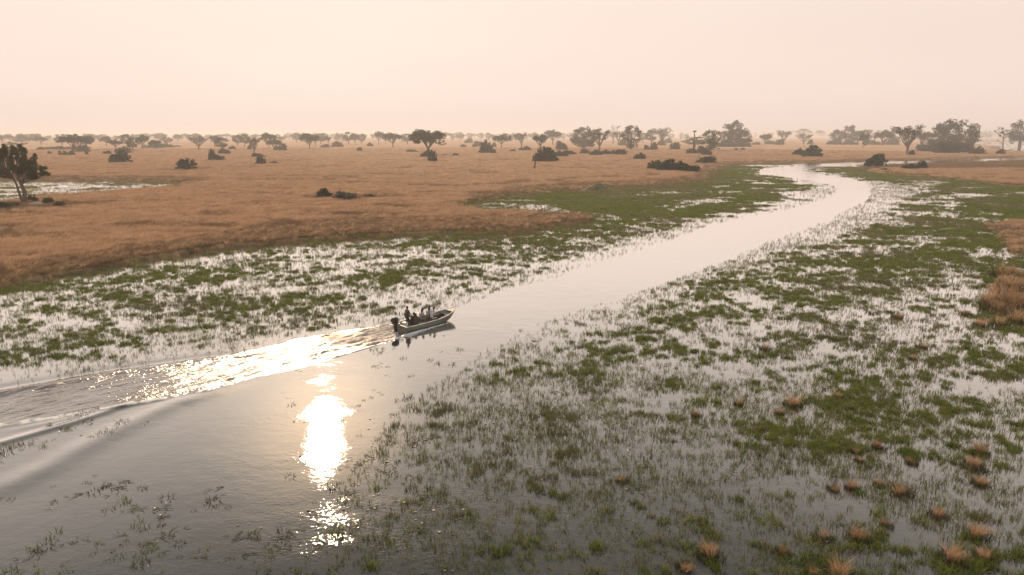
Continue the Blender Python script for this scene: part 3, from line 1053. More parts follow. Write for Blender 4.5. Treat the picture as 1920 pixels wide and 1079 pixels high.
# (u, base v, top v, width px, kind, label or None)
TL = [
    (5, 268, 254, 26, 'umbrella', None), (42, 270, 255, 30, 'round', None), (78, 272, 257, 26, 'umbrella', None), (116, 272, 253, 24, 'round', None),
    (28, 281, 267, 34, 'vase', 'low thorny grey tree behind the crown of the twin trunked tree at left edge'),
    (138, 286, 254, 34, 'umbrella', 'tall flat topped tree, left one of a close pair, over shrubs at left'),
    (161, 284, 257, 26, 'umbrella', 'dark flat topped tree, the right of a close pair, over shrubs at left'),
    (170, 265, 252, 22, 'round', None), (200, 275, 257, 18, 'umbrella', None), (190, 266, 254, 14, 'round', None),
    (218, 281, 263, 24, 'umbrella', 'low wide flat topped tree just above the dark bush on the left plain'),
    (240, 276, 253, 20, 'round', None), (250, 284, 260, 20, 'round', None), (268, 281, 255, 22, 'umbrella', None), (275, 262, 251, 18, 'round', None), (300, 262, 250, 22, 'round', None),
    (292, 282, 264, 20, 'umbrella', None), (313, 272, 258, 18, 'round', None), (335, 264, 254, 16, 'round', None),
    (373, 282, 257, 27, 'vase', 'pale open vase shaped tree standing alone on the left plain'),
    (359, 268, 254, 14, 'round', None), (403, 276, 256, 14, 'umbrella', None), (417, 283, 259, 21, 'round', 'dark round tree with a low shrub under it on the left plain'),
    (446, 274, 254, 18, 'round', None), (459, 276, 254, 16, 'round', None), (477, 290, 258, 22, 'vase', 'greyish open tree above the small bush left of centre'),
    (505, 278, 251, 20, 'umbrella', 'taller hazy tree, the back one of a pair left of centre'),
    (514, 282, 262, 25, 'umbrella', 'dark leaning tree with two shrubs at its foot left of centre'),
    (527, 270, 256, 14, 'vase', None), (556, 267, 250, 16, 'round', None), (543, 262, 250, 16, 'round', None),
    (581, 280, 252, 26, 'umbrella', 'dark dense flat tree leaning over a second thin trunk, left of the centre'),
    (592, 277, 254, 14, 'umbrella', None), (601, 271, 252, 16, 'round', None), (616, 273, 257, 13, 'umbrella', None), (636, 266, 250, 15, 'vase', None),
    (654, 271, 249, 20, 'round', None), (666, 272, 252, 15, 'umbrella', None), (678, 270, 252, 16, 'round', None), (710, 272, 248, 19, 'umbrella', None),
    (723, 271, 253, 14, 'umbrella', None), (737, 277, 251, 24, 'umbrella', 'wide tree on a crooked leaning trunk left of the big lone tree'),
    (764, 271, 252, 17, 'round', None), (754, 268, 253, 12, 'vase', None), (828, 263, 252, 14, 'round', None), (858, 262, 250, 18, 'round', None),
    (803, 292, 247, 58, 'umbrella', 'large dark lone tree with a spreading crown in the middle of the plain'),
    (940, 278, 253, 31, 'umbrella', 'open flat topped tree standing right of the dark mid plain bush'),
    (978, 276, 250, 27, 'vase', 'ragged open tree between two flat topped trees right of centre'),
    (1013, 283, 254, 33, 'umbrella', 'flat topped tree behind the bush with the leaning dead trunk'),
    (1037, 272, 245, 28, 'umbrella', 'tall twin crowned tree behind the flat topped tree right of centre'),
    (1068, 262, 250, 14, 'round', None), (1094, 279, 241, 44, 'broad', 'broad dark tree on a single trunk at the left of the central grove'),
    (1124, 285, 243, 33, 'vase', 'open tree with a forked V trunk over the long hedge of bushes'),
    (1149, 270, 237, 20, 'bare', 'leafless tree standing up behind the central grove'),
    (1160, 272, 247, 20, 'vase', None),
    (1183, 281, 238, 34, 'column', 'dense ragged tree leafy down to the ground in the central grove'),
    (1205, 268, 250, 17, 'round', None), (1221, 271, 245, 20, 'round', 'round hazy tree between the ragged tree and the vase shaped tree'),
    (1241, 273, 241, 29, 'vase', 'vase shaped open tree at the right end of the central grove'),
    (1302, 277, 258, 40, 'round', 'low dark tree standing right behind the tall snag'),
    (1332, 283, 246, 28, 'column', 'ragged dark tree between the snag and the great round tree'),
    (1343, 278, 259, 8, 'bare', None),
    (1373, 275, 230, 40, 'broad', 'great tall tree with a domed crown right of centre, tallest on the horizon there'),
    (1394, 276, 246, 30, 'round', 'lower dark tree joined to the right side of the great domed tree'),
    (1354, 275, 246, 17, 'vase', 'thin open tree on the left side of the great domed tree'),
    (1434, 272, 253, 17, 'umbrella', None), (1468, 271, 246, 25, 'vase', 'open airy tree with a low bush on its left, right part of the plain'),
    (1507, 271, 251, 27, 'vase', 'low grey tree in front of a hazy round wood, right part of the plain'),
    (1506, 258, 243, 28, 'round', None), (1535, 258, 246, 20, 'round', None),
    (1570, 271, 245, 28, 'round', 'dark leafy tree at the left end of the right grove'),
    (1590, 271, 237, 24, 'column', 'highest tree of the right grove, second from its left end'),
    (1608, 271, 247, 28, 'round', 'dense round tree in the middle of the right grove'),
    (1618, 278, 252, 18, 'umbrella', 'thin trunked tree standing in front of the right grove'),
    (1622, 274, 245, 18, 'column', 'narrow dark tree right of the middle of the right grove'),
    (1640, 272, 245, 22, 'bare', 'half leafless tree with a slanting trunk in the right grove'),
    (1655, 274, 246, 30, 'umbrella', 'dark umbrella shaped tree in the right grove beside the slanting bare tree'),
    (1677, 271, 241, 22, 'column', 'tall hazy tree behind the thick trunked vase shaped tree'),
    (1701, 291, 237, 44, 'vase', 'vase shaped tree on a thick pale trunk near the far channel'),
    (1726, 280, 248, 24, 'vase', 'low twiggy tree touching the right side of the thick trunked tree'),
    (1740, 273, 249, 18, 'umbrella', 'small umbrella shaped tree just left of the huge domed tree at right'),
    (1790, 281, 228, 66, 'broad', 'huge domed dark tree rising over grey green scrub at right'),
    (1762, 279, 233, 26, 'vase', 'open tree on the left flank of the huge domed tree at right'),
    (1818, 277, 240, 22, 'vase', 'lacy thin tree on the right flank of the huge domed tree'),
    (1878, 289, 241, 24, 'bare', 'tall nearly leafless tree near the right edge beside a leaning tree'),
    (1912, 276, 228, 38, 'broad', 'tall hazy tree cut by the right edge of the picture'),
    (1850, 262, 248, 16, 'round', None),
    (-70, 300, 262, 50, 'round', None),
]
BU = [  # bushes (u, base v, top v, width, grey?, label)
    (230, 306, 284, 31, 0, 'dark dense bush alone on the left plain, nearest above the pond'),
    (350, 319, 299, 30, 0, 'round dark bush right of the left pond, lowest on the left plain'),
    (398, 302, 281, 16, 0, 'tall left half of the sloping bush on the left plain'),
    (411, 302, 291, 20, 0, 'low right half of the sloping bush on the left plain'),
    (418, 290, 279, 18, 0, 'shrub under the dark round tree on the left plain'),
    (487, 296, 288, 24, 0, 'small flat bush behind the pair left of centre'),
    (490, 309, 295, 22, 0, 'dark front bush of a pair left of centre'),
    (512, 308, 303, 16, 1, 'low brown shrub beside the dark front bush left of centre'),
    (519, 283, 274, 12, 0, 'shrub at the left foot of the leaning tree left of centre'),
    (530, 283, 270, 12, 0, 'pointed shrub at the right foot of the leaning tree left of centre'),
    (36, 282, 276, 12, 0, None), (76, 282, 276, 11, 0, None), (112, 281, 275, 48, 1, 'long low hedge of brush left of the flat topped pair'),
    (94, 290, 284, 8, 0, None), (113, 292, 283, 6, 0, None), (122, 292, 284, 9, 0, None), (135, 292, 283, 9, 0, None), (152, 286, 273, 24, 1, 'grey brush under the flat topped pair of trees'),
    (163, 291, 284, 8, 0, None), (201, 290, 283, 14, 0, 'small dark shrub between the tree pair and the lone dark bush'), (234, 288, 276, 28, 1, 'grey bush just above the lone dark bush'),
    (283, 278, 272, 30, 0, None), (312, 277, 270, 26, 0, None), (330, 276, 273, 14, 1, None), (436, 281, 274, 12, 0, None), (468, 281, 272, 9, 0, None),
    (610, 277, 271, 16, 0, 'flat low shrub left of the greyish shrub in mid plain'), (634, 276, 266, 20, 1, 'greyish shrub on the far mid plain'), (693, 275, 268, 9, 0, None), (673, 284, 277, 9, 0, 'tiny round shrub alone left of the big lone tree'),
    (811, 304, 283, 20, 0, 'dark upright bush in front of the big lone tree'), (795, 296, 286, 16, 1, 'grey shrub at the left foot of the big lone tree'), (803, 296, 280, 12, 0, 'dark shrub wrapping the trunk of the big lone tree'),
    (773, 286, 281, 22, 0, 'flat dark shrub just left of the big lone tree'), (855, 293, 288, 14, 1, 'pale brush at the end of the fallen branch'),
    (880, 269, 260, 15, 1, None), (868, 276, 271, 10, 0, None), (902, 275, 266, 26, 1, None), (926, 276, 268, 9, 0, None), (889, 276, 272, 8, 0, None),
    (911, 288, 265, 22, 0, 'dark pointed bush on the plain right of the big lone tree'), (925, 288, 280, 10, 0, 'low lobe at the right foot of the dark pointed bush'), (900, 288, 282, 8, 0, 'low lobe at the left foot of the dark pointed bush'),
    (962, 285, 280, 12, 1, None), (987, 283, 275, 20, 0, 'flat dark shrub under the ragged open tree right of centre'),
    (1025, 304, 278, 36, 0, 'wide grey green bush behind the leaning dead trunk'), (1006, 304, 288, 18, 1, 'twiggy pale scrub around the leaning dead trunk'),
    (1051, 282, 266, 20, 1, 'pointed grey shrub between the twin crowned tree and the central grove'),
    (1048, 295, 284, 26, 0, None), (1070, 291, 283, 24, 0, None), (1097, 289, 280, 22, 1, None), (1115, 292, 282, 22, 0, None), (1136, 291, 282, 20, 0, None), (1158, 291, 281, 26, 0, None),
    (1098, 276, 263, 26, 0, None), (1166, 273, 263, 14, 0, None),
    (1201, 300, 288, 22, 0, 'dark round bush alone between the hedge and the long marsh side thicket'),
    (1213, 282, 273, 12, 0, None), (1225, 282, 268, 14, 0, None), (1239, 273, 263, 15, 0, None), (1254, 269, 259, 12, 1, None), (1264, 281, 268, 16, 1, 'pale twiggy shrub between the central grove and the snag'),
    (1228, 318, 302, 34, 0, 'left lobe of the long thicket beside the marsh'), (1252, 321, 300, 34, 0, 'middle lobe of the long thicket beside the marsh'), (1275, 322, 304, 34, 0, 'right of middle lobe of the long thicket beside the marsh'), (1296, 323, 311, 32, 0, 'low right end of the long thicket beside the marsh'),
    (1296, 289, 279, 24, 1, 'grey shrub around the foot of the tall snag'), (1316, 289, 275, 20, 0, 'dark bush just right of the tall snag'), (1324, 292, 280, 16, 0, 'second dark bush right of the tall snag'),
    (1324, 307, 294, 36, 1, 'pale green thicket with bare arched branches above the marsh'),
    (1358, 276, 264, 32, 0, 'undergrowth under the left of the great domed tree'), (1391, 276, 264, 32, 0, 'undergrowth under the right of the great domed tree'), (1380, 282, 278, 7, 0, None), (1394, 282, 278, 9, 0, None), (1347, 281, 278, 7, 0, None),
    (1418, 272, 267, 14, 1, None), (1442, 271, 264, 18, 0, None), (1461, 272, 262, 18, 0, 'low dark bush left of the open airy tree'), (1519, 271, 262, 12, 0, None),
    (1520, 295, 274, 32, 0, 'dark round bush, the larger of two on the right plain'), (1499, 292, 279, 15, 0, 'smaller bush left of the larger dark bush on the right plain'), (1488, 290, 286, 8, 1, None),
    (1565, 272, 262, 26, 0, None), (1595, 272, 264, 24, 0, None), (1635, 272, 264, 22, 0, None), (1668, 272, 261, 24, 0, None),
    (1709, 292, 282, 13, 0, 'small dark shrub at the foot of the thick trunked tree'), (1725, 279, 270, 14, 0, None),
    (1745, 285, 270, 34, 1, None), (1775, 288, 267, 36, 1, None), (1800, 287, 268, 34, 1, None), (1814, 283, 265, 22, 0, 'dark green bush at the right foot of the huge domed tree'), (1835, 290, 276, 22, 1, None), (1758, 280, 262, 30, 0, None),
    (1876, 290, 281, 18, 1, 'scrub at the foot of the nearly leafless tree by the right edge'),
    (1644, 312, 290, 34, 0, 'spiky dark bush on the bank of the far channel'),
    (1708, 318, 308, 26, 0, 'low left part of the bush on the golden right bank'), (1729, 318, 303, 16, 0, 'dark upright right part of the bush on the golden right bank'),
    (1655, 322, 316, 16, 1, None),
    (610, 373, 354, 26, 0, 'green upright shrub on the small pale mound left of centre'), (602, 372, 359, 10, 0, 'short shrub at the left side of the small pale mound'),
    (655, 377, 361, 52, 1, 'low green brush right of the small pale mound'), (690, 374, 365, 30, 1, 'end of the low brush line right of the small pale mound'),
    (56, 380, 367, 12, 0, 'small green shrub at the right foot of the twin trunked tree'), (66, 381, 368, 10, 0, 'second small shrub right of the twin trunked tree'),
    (90, 384, 371, 18, 0, 'leafy shrub on the right side of the pale mound at left'), (112, 390, 378, 26, 1, 'low olive brush right of the pale mound at left'), (10, 392, 379, 44, 1, 'olive brush left of the twin trunked tree at the picture edge'),
]
ABBR = {'umbrella': 'flat topped tree', 'round': 'round crowned tree', 'vase': 'open twiggy tree', 'bare': 'leafless tree', 'column': 'ragged tree', 'broad': 'broad domed tree'}
ZONES = [(-999, 200, 'above the left pond'), (200, 345, 'left of the vase tree'), (345, 620, 'left of the picture centre'), (620, 800, 'left of the big lone tree'),
         (800, 1090, 'right of the big lone tree'), (1090, 1290, 'around the central grove'), (1290, 1540, 'around the great domed tree'), (1540, 3000, 'around the right grove')]


def auto_labels(items, desc):
    """fills missing labels: kind + ordinal from the left inside a named zone"""
    by = {}
    for i, it in enumerate(items):
        if it[-1] is None:
            z = next(zz for zz in ZONES if zz[0] <= it[0] < zz[1])
            by.setdefault((desc(it), z[2]), []).append(i)
    out = {}
    for (dsc, zn), idx in by.items():
        idx.sort(key=lambda i: items[i][0])
        for k, i in enumerate(idx):
            if len(idx) == 1:
                out[i] = '%s, the only one %s' % (dsc, zn)
            else:
                out[i] = '%s, %s of %d from left, %s' % (dsc, ORD[k], len(idx), zn)
    return out


def place_tree(kind, variant, u, vb, vt, w, name, label, cat, group, grey=False, rot=None):
    tm, cm, W, hh = PROTO[kind][variant % len(PROTO[kind])]
    base = G(u, vb, 0.25)
    dist = base.y * cp + CAM_H * sp
    height = (vb - vt) / F * dist * 1.02
    width = w / F * dist
    sz = height / hh
    sx = width / W * 1.05
    base.z = 0.25 if base.length < 900 else 0.3
    r = empty(name, base, rot if rot is not None else rnd.uniform(0, 6.28), (sx, sx, sz))
    tag(r, label, cat, group)
    link('trunk' if kind != 'bush' else 'stems', tm, r)
    if cm:
        link('crown' if kind != 'bush' else 'foliage', grey_crown(cm) if grey else cm, r)
    return r


al = auto_labels(TL, lambda it: ('hazy ' if it[1] < 270 else 'darker ') + ABBR[it[4]])
for i, (u, vb, vt, w, k, lb) in enumerate(TL):
    place_tree(k, i, u, vb, vt, w, 'savanna_tree' if k != 'bare' else 'leafless_tree', lb or al[i], 'tree', 'trees scattered over the plain')
al = auto_labels(BU, lambda it: ('grey shrub' if it[4] else 'dark shrub') + (' far off' if it[1] < 280 else ' in golden grass'))
for i, (u, vb, vt, w, g, lb) in enumerate(BU):
    place_tree('bush', i, u, vb, vt, w, 'bush', lb or al[i], 'bush', 'bushes scattered over the plain', grey=bool(g))

# hazy trees of the skyline: single meshes, too small to show parts
def joined(k, i):
    tm, cm, W, hh = PROTO[k][i]
    Vt = np.array([v.co[:] for v in tm.vertices]); Ft = [tuple(p.vertices) for p in tm.polygons]
    Vc = np.array([v.co[:] for v in cm.vertices]); Fc = [tuple(a + len(Vt) for a in p.vertices) for p in cm.polygons]
    me = bpy.data.meshes.new('skyline_tree')
    me.from_pydata(np.concatenate([Vt, Vc]).tolist(), [], Ft + Fc)
    me.materials.append(M['bark']); me.materials.append(M['leaf_dark'])
    me.polygons.foreach_set('material_index', np.array([0] * len(Ft) + [1] * len(Fc), dtype=np.int32))
    me.update()
    return me, W, hh


JO = [joined('umbrella', 2), joined('umbrella', 4), joined('column', 1), joined('round', 2), joined('vase', 0), joined('umbrella', 0), joined('round', 0), joined('round', 1), joined('umbrella', 1), joined('broad', 0)]
SKY_U = [u + rnd.uniform(-8, 8) for u in np.arange(-30, 1950, 11.5)]
SKY_O = []
for i, u in enumerate(SKY_U):
    me, W, hh = rnd.choice(JO)
    hzv = 254 + (960 - u) * math.tan(ROLL)
    vb = hzv + rnd.uniform(6.8, 11)
    if 1290 < u < 1560 or u > 1830: vb = hzv + rnd.uniform(5, 8)
    vt = hzv - rnd.uniform(1.0, 5.5)
    if u > 1250: vt += 1.2
    b = G(u, vb, .3); dist = b.y * cp + CAM_H * sp
    s = (vb - vt) / F * dist / hh
    w = s * rnd.uniform(.9, 1.5)
    o = link('skyline_tree', me, None, b, (0, 0, rnd.uniform(0, 6.28)))
    o.scale = (w, w, s)
    SKY_O.append((u, o))

for z in ZONES:
    row = sorted([q for q in SKY_O if z[0] <= q[0] < z[1]], key=lambda q: q[0])
    for k, (u, o) in enumerate(row):
        tag(o, 'hazy horizon tree, %s of %d from left, %s' % (ORD[k] if k < len(ORD) else 'twenty-' + ORD[k - 20], len(row), z[2]), 'tree', 'hazy trees along the horizon')

# the twin-trunked tree at the left edge ---------------------------------
def hero_tree():
    base = G(45, 381, .5)
    dist = base.y * cp + CAM_H * sp
    s = dist / F
    right = Vector((1, 0, 0)); back = Vector((0, 1, 0))
    root = empty('twin_trunked_tree', (base.x, base.y, .3))
    tag(root, 'leaning twin trunked tree with fan shaped leaf tufts on a pale mound by the pond', 'tree')
    rs = random.Random(5)
    mb = MB()

    def L(px, py, dep=0.0):  # photograph offsets in px from the base to metres
        return Vector((px * s, dep, py * s))
    t1 = [L(1, -2), L(2, 10, .1), L(3, 22, .2), L(-1, 36, .2), L(-3, 50, 0), L(-4, 62, 0)]
    mb.tube(t1, [.62, .5, .42, .38, .34, .28], 9)
    t2 = [L(-1, 0), L(-6, 9, .4), L(-10, 20, .6), L(-11, 34, .5), L(-14, 46, .2), L(-20, 58, -.2)]
    mb.tube(t2, [.34, .3, .26, .24, .22, .18], 8)
    tips = []
    fans = [(-44, 66), (-38, 88), (-46, 78), (-30, 98), (-24, 82), (-18, 104), (-8, 96), (-6, 106), (2, 90), (8, 102), (12, 84), (20, 88), (24, 74), (30, 62), (38, 66), (44, 56), (26, 52), (14, 64),
            (-12, 74), (-30, 64), (-2, 76), (-50, 58), (16, 48), (-36, 52), (-20, 92), (10, 74), (-56, 70), (-58, 88), (-60, 60), (5, 62)]
    for (px, py) in fans:
        for rep in range(2):
            dep = rs.uniform(-3.6, 3.6) * (1 - abs(px + 5) / 90)
            tip = L(px + rs.uniform(-3, 3), py + rs.uniform(-3, 3), dep)
            st = t1[rs.choice((3, 4))] if px > -15 else t2[rs.choice((4, 5))]
            p = limb_path(st, tip, rs, .08)
            mb.tube(p, [.15, .12, .09, .07, .04], 5)
            tips.append((tip, (tip - st).normalized()))
    mb.build('trunk', M['bark'], root, smooth=True)
    # crown: tufts drawn out along their twigs
    cl, cr2 = [], []
    for tip, d in tips:
        for k in range(4):
            c = tip + d * (k * .42 - 1.1) + Vector((rs.uniform(-.3, .3), rs.uniform(-.3, .3), rs.uniform(-.3, .3)))
            cl.append(tuple(c)); q = .76 - .10 * k
            cr2.append((q, q, q))
    V, f = leaves(cl, cr2, 80, .17, 3)
    link('crown', mesh_np('crown', V, f, M['leaf_hero']), root)


hero_tree()

# snag with a flat tuft on top
b = G(1300, 288, .3); s = (b.y * cp + CAM_H * sp) / F
sn = empty('snag', b); tag(sn, 'tall bare trunk with a small flat dark tuft on its top', 'dead tree')
mb = MB(); mb.tube([(0, 0, -.3), (.1, 0, 12 * s), (-.1, 0, 24 * s), (0, 0, 38 * s)], [2.0 * s, 1.5 * s, 1.1 * s, .8 * s], 8)
mb.build('trunk', M['bark_dark'], sn, smooth=True)
V, f = leaves([(math.cos(a) * 1.7 * s, math.sin(a) * 1.7 * s, 40.5 * s) for a in np.arange(0, 6.2, .8)] + [(0, 0, 39 * s)], [(1.6 * s, 1.6 * s, 1.0 * s)] * 9, 50, .3, 9)
link('tuft', mesh_np('tuft', V, f, M['leaf_dark']), sn)

# leaning dead trunk
b = G(1001, 318, .3); s = (b.y * cp + CAM_H * sp) / F
dt = empty('leaning_dead_tree', b); tag(dt, 'black leaning dead trunk with litter at its foot in front of a bush', 'dead tree')
mb = MB(); mb.tube([(0, 0, -.3), (1.5 * s, .2, 6 * s), (3 * s, .2, 14 * s), (6 * s, .3, 22 * s), (10 * s, .3, 26 * s), (15 * s, 0, 26.5 * s)], [2.0 * s, 1.5 * s, 1.3 * s, 1.1 * s, .8 * s, .3 * s], 7)
mb.tube([(3 * s, 0, 14 * s), (5 * s, 0, 15 * s)], [.5 * s, .2 * s], 5)
mb.tube([(6 * s, .3, 22 * s), (7 * s, .3, 27 * s)], [.6 * s, .2 * s], 5)
mb.build('trunk', M['bark_dark'], dt, smooth=True)
mb = MB()
for i in range(16):
    a = rnd.uniform(0, 6.28); x, y = rnd.uniform(-16, 12) * s, rnd.uniform(-1.5, 1.5)
    mb.tube([(x, y, .05), (x + math.cos(a) * 3 * s, y + math.sin(a) * 2 * s, rnd.uniform(.2, 2.2) * s), (x + math.cos(a) * 6 * s, y + math.sin(a) * 3 * s, rnd.uniform(.1, 1.5) * s)], [.45 * s, .35 * s, .15 * s], 5)
mb.build('branch_litter', M['bark_dark'], dt)


def log(name, u0, v0, u1, v1, rad, label, up=0.6, mat='bark_pale'):
    a, c = G(u0, v0, .35), G(u1, v1, .35)
    r = empty(name, a); tag(r, label, 'log')
    d = c - a
    m = MB(); m.tube([(0, 0, .1), d * .3 + Vector((0, 0, up)), d * .65 + Vector((0, .3, up * .4)), d], [rad, rad * .8, rad * .6, rad * .25], 6)
    m.build('stem', M[mat], r, smooth=True)
    m = MB()
    for k in range(5):
        p = d * (.25 + .14 * k) + Vector((0, 0, up * .6))
        m.tube([p, p + Vector((rnd.uniform(-.8, .8), rnd.uniform(-.8, .8), rnd.uniform(.5, 1.4)))], [rad * .4, rad * .12], 4)
    m.build('branches', M[mat], r)


log('fallen_branch', 824, 292, 852, 292, .35, 'pale fallen branch lying in the grass right of the big lone tree', 1.0)
log('fallen_log', 1024, 320, 1041, 318, .28, 'small pale fallen log right of the leaning dead trunk', .5)
log('dead_branch', 1304, 307, 1314, 290, .25, 'bare arched branch rising from the pale green thicket', 2.2)

# stump on the small mound
b = G(637, 369, .3); s = (b.y * cp + CAM_H * sp) / F
r_ = empty('broken_stump', b); tag(r_, 'short broken stump standing just right of the small pale mound', 'stump')
mb = MB(); mb.tube([(0, 0, -.2), (.2 * s, 0, 6 * s), (1 * s, 0, 11 * s), (3 * s, 0, 15 * s)], [1.4 * s, 1.1 * s, .9 * s, .4 * s], 7)
mb.tube([(.5 * s, 0, 9 * s), (-2 * s, 0, 12 * s)], [.7 * s, .3 * s], 5)
mb.build('trunk', M['bark'], r_, smooth=True)


def mound(name, u, v, w, h, dep, label, mat, seed):
    b = G(u, v, .25); s = (b.y * cp + CAM_H * sp) / F
    n, mm = 40, 12
    V = [(0, 0, h * s)]; Fs = []
    for j in range(1, mm + 1):
        t_ = j / mm
        for i in range(n):
            a = 2 * math.pi * i / n
            k = 1 + .22 * float(vnoise(np.array(a * 1.3 + seed), np.array(t_ * 2.), seed)) - .1
            z = h * s * (math.cos(t_ * math.pi) + 1) / 2 + (.18 * h * s * (float(vnoise(np.array(a * 2.5), np.array(t_ * 5.), seed)) - .5) if j < mm else -.35)
            V.append((math.cos(a) * w / 2 * s * t_ * k, math.sin(a) * dep * t_ * k, z))
    for i in range(n): Fs.append((0, 1 + i, 1 + (i + 1) % n))
    for j in range(mm - 1):
        for i in range(n):
            a = 1 + j * n + i; c = 1 + j * n + (i + 1) % n
            Fs.append((a, a + n, c + n, c))
    m = bpy.data.meshes.new(name); m.from_pydata(V, [], Fs); m.materials.append(mat)
    for p in m.polygons: p.use_smooth = True
    return tag(link(name, m, None, b), label, 'mound')


mound('earth_mound', 70, 386, 58, 7, 3.0, 'pale grey earth mound at the foot of the twin trunked tree', M['mound'], 3)
mound('earth_mound', 619, 371, 26, 6, 2.4, 'small pale earth mound with green shrubs left of centre', M['mound'], 5)
mound('grass_mound', 1121, 357, 72, 13, 4.0, 'low grass covered mound at the edge of the green marsh', simple('mound_grass', (0.15, 0.125, 0.05), .95, noise=.5, nscale=.9, bump=1.0), 8)


# ------------------------------------------------------------------ boat
M['hull'] = simple('olive_grey_aluminium', (0.27, 0.285, 0.245), .45, .25, noise=.15, nscale=1.5)
M['inner'] = simple('blue_grey_inner_hull', (0.22, 0.25, 0.26), .5, .2, noise=.2, nscale=3)
M['rim'] = simple('bare_aluminium_rim', (0.56, 0.52, 0.46), .5, .2)
M['deck'] = simple('pale_deck', (0.50, 0.43, 0.37), .6, noise=.2, nscale=5)
M['black'] = simple('black_plastic', (0.018, 0.018, 0.02), .35)
M['white'] = simple('white_plastic', (0.72, 0.70, 0.66), .45)
M['seatg'] = simple('grey_vinyl', (0.30, 0.32, 0.33), .5)
M['metal'] = simple('steel_tube', (0.45, 0.45, 0.45), .3, .8)
M['console'] = simple('brown_console', (0.075, 0.052, 0.040), .5)
M['bag'] = simple('dark_rucksack_cloth', (0.030, 0.022, 0.022), .85)
M['bagred'] = simple('rust_red_cloth', (0.22, 0.07, 0.035), .85)
boat = empty('motor_boat', BOAT_S, BOAT_A)
tag(boat, 'olive grey open aluminium motor boat heading up the river, leaving a wake', 'boat')
SX = [0.0, 1, 2, 3, 4, 4.7, 5.3, 5.75, 6.05, 6.25]
HB = [1.0, 1.03, 1.05, 1.05, 1.0, .88, .66, .42, .2, .03]
ZG = [.46, .47, .49, .53, .60, .69, .80, .89, .96, 1.0]
BB = [.80, .82, .83, .82, .75, .6, .38, .18, .06, .01]
ZB = [-.12, -.12, -.11, -.09, -.04, .06, .22, .44, .68, .95]


def section(i, t=0.0):
    x = SX[i]; hb = max(HB[i] - t, .005); b = max(BB[i] - t, .003); zb = ZB[i] + t; zg = ZG[i]
    mid = (hb * .6 + b * .4, zb + (zg - zb) * .5)
    return [(x, -hb, zg), (x, -mid[0], mid[1]), (x, -b, zb), (x, 0, zb - .03 * (t == 0)), (x, b, zb), (x, mid[0], mid[1]), (x, hb, zg)]


def shell(t, flip, x0=None):
    V = [];
    for i in range(len(SX)):
        V += section(i, t)
    Fs = []
    for i in range(len(SX) - 1):
        for k in range(6):
            a = i * 7 + k
            q = (a, a + 1, a + 8, a + 7)
            Fs.append(q[::-1] if flip else q)
    return V, Fs


mb = MB()
V, Fs = shell(0, True)
mb.add(V, Fs + [(0, 1, 2, 3, 4, 5, 6)])
mb.build('hull', M['hull'], boat)
V, Fs = shell(.035, False)
mb = MB(); mb.add(V, Fs); mb.build('inner_hull', M['inner'], boat)
mb = MB()
for s_ in (-1, 1):
    mb.tube([(SX[i], s_ * (HB[i] - .015), ZG[i] + .01) for i in range(len(SX))], .045, 6)
mb.build('gunwale', M['rim'], boat, smooth=True)
mb = MB(); mb.box((0.02, 0, .23), (.08, 1.88, .52)); mb.build('transom', M['hull'], boat)
mb = MB(); mb.box((0.02, 0, .51), (.13, 2.0, .035)); mb.build('transom_cap', M['rim'], boat)
mb = MB()
V = []; FX = [0.06, 1, 2, 3, 4, 4.55]
for x in FX:
    w = np.interp(x, SX, BB) - .01 + .06; V += [(x, -w, .07), (x, w, .07)]
mb.add(V, [(2 * i, 2 * i + 2, 2 * i + 3, 2 * i + 1) for i in range(len(FX) - 1)])
mb.build('floor', M['deck'], boat)
mb = MB(); V = []; FX = [4.5, 4.9, 5.3, 5.6]
for x in FX:
    w = np.interp(x, SX, HB) * .86; V += [(x, -w, .40 + (x - 4.5) * .14), (x, w, .40 + (x - 4.5) * .14)]
mb.add(V, [(2 * i, 2 * i + 2, 2 * i + 3, 2 * i + 1) for i in range(len(FX) - 1)] )
V = [(4.5, -np.interp(4.5, SX, HB) * .86, .40), (4.5, np.interp(4.5, SX, HB) * .86, .40), (4.5, .75, .075), (4.5, -.75, .075)]
mb.add(V, [(0, 1, 2, 3)])
mb.build('front_platform', M['deck'], boat)
mb = MB(); V = []; FX = [5.45, 5.75, 6.05, 6.22]
for x in FX:
    w = np.interp(x, SX, HB) - .01; z = np.interp(x, SX, ZG) + .02
    V += [(x, -w, z), (x, w, z), (x, -w, z - .04), (x, w, z - .04)]
fs = []
for i in range(3):
    a = 4 * i
    fs += [(a, a + 4, a + 5, a + 1), (a + 2, a + 3, a + 7, a + 6)]
fs.append((0, 1, 3, 2))
mb.add(V, fs)
mb.build('bow_deck', M['deck'], boat)
for x in np.arange(.5, 4.4, .55):
    for s_ in (-1, 1):
        mb = MB()
        hb = np.interp(x, SX, HB) - .07; bb = np.interp(x, SX, BB) - .03; zg = np.interp(x, SX, ZG) - .05
        mb.tube([(x, s_ * hb, zg), (x, s_ * (hb * .6 + bb * .4), .3), (x, s_ * bb, .09)], .022, 4)
        mb.build('rib', M['metal'], boat)


def seat(x, y, rz, h=.42, back=True, mat='seatg'):
    m = MB(); m.box((0, 0, h), (.46, .46, .08)); so = m.build('seat', M[mat], boat, loc=(x, y, .07), rot=(0, 0, rz))
    if back:
        m = MB(); m.box((-.22, 0, h + .28), (.06, .44, .42)); m.build('backrest', M[mat], so)
    m = MB()
    for a in (-1, 1):
        for b_ in (-1, 1):
            m.tube([(a * .19, b_ * .19, h - .04), (a * .21, b_ * .21, 0.005)], .016, 5)
    m.build('seat_frame', M['metal'], so)


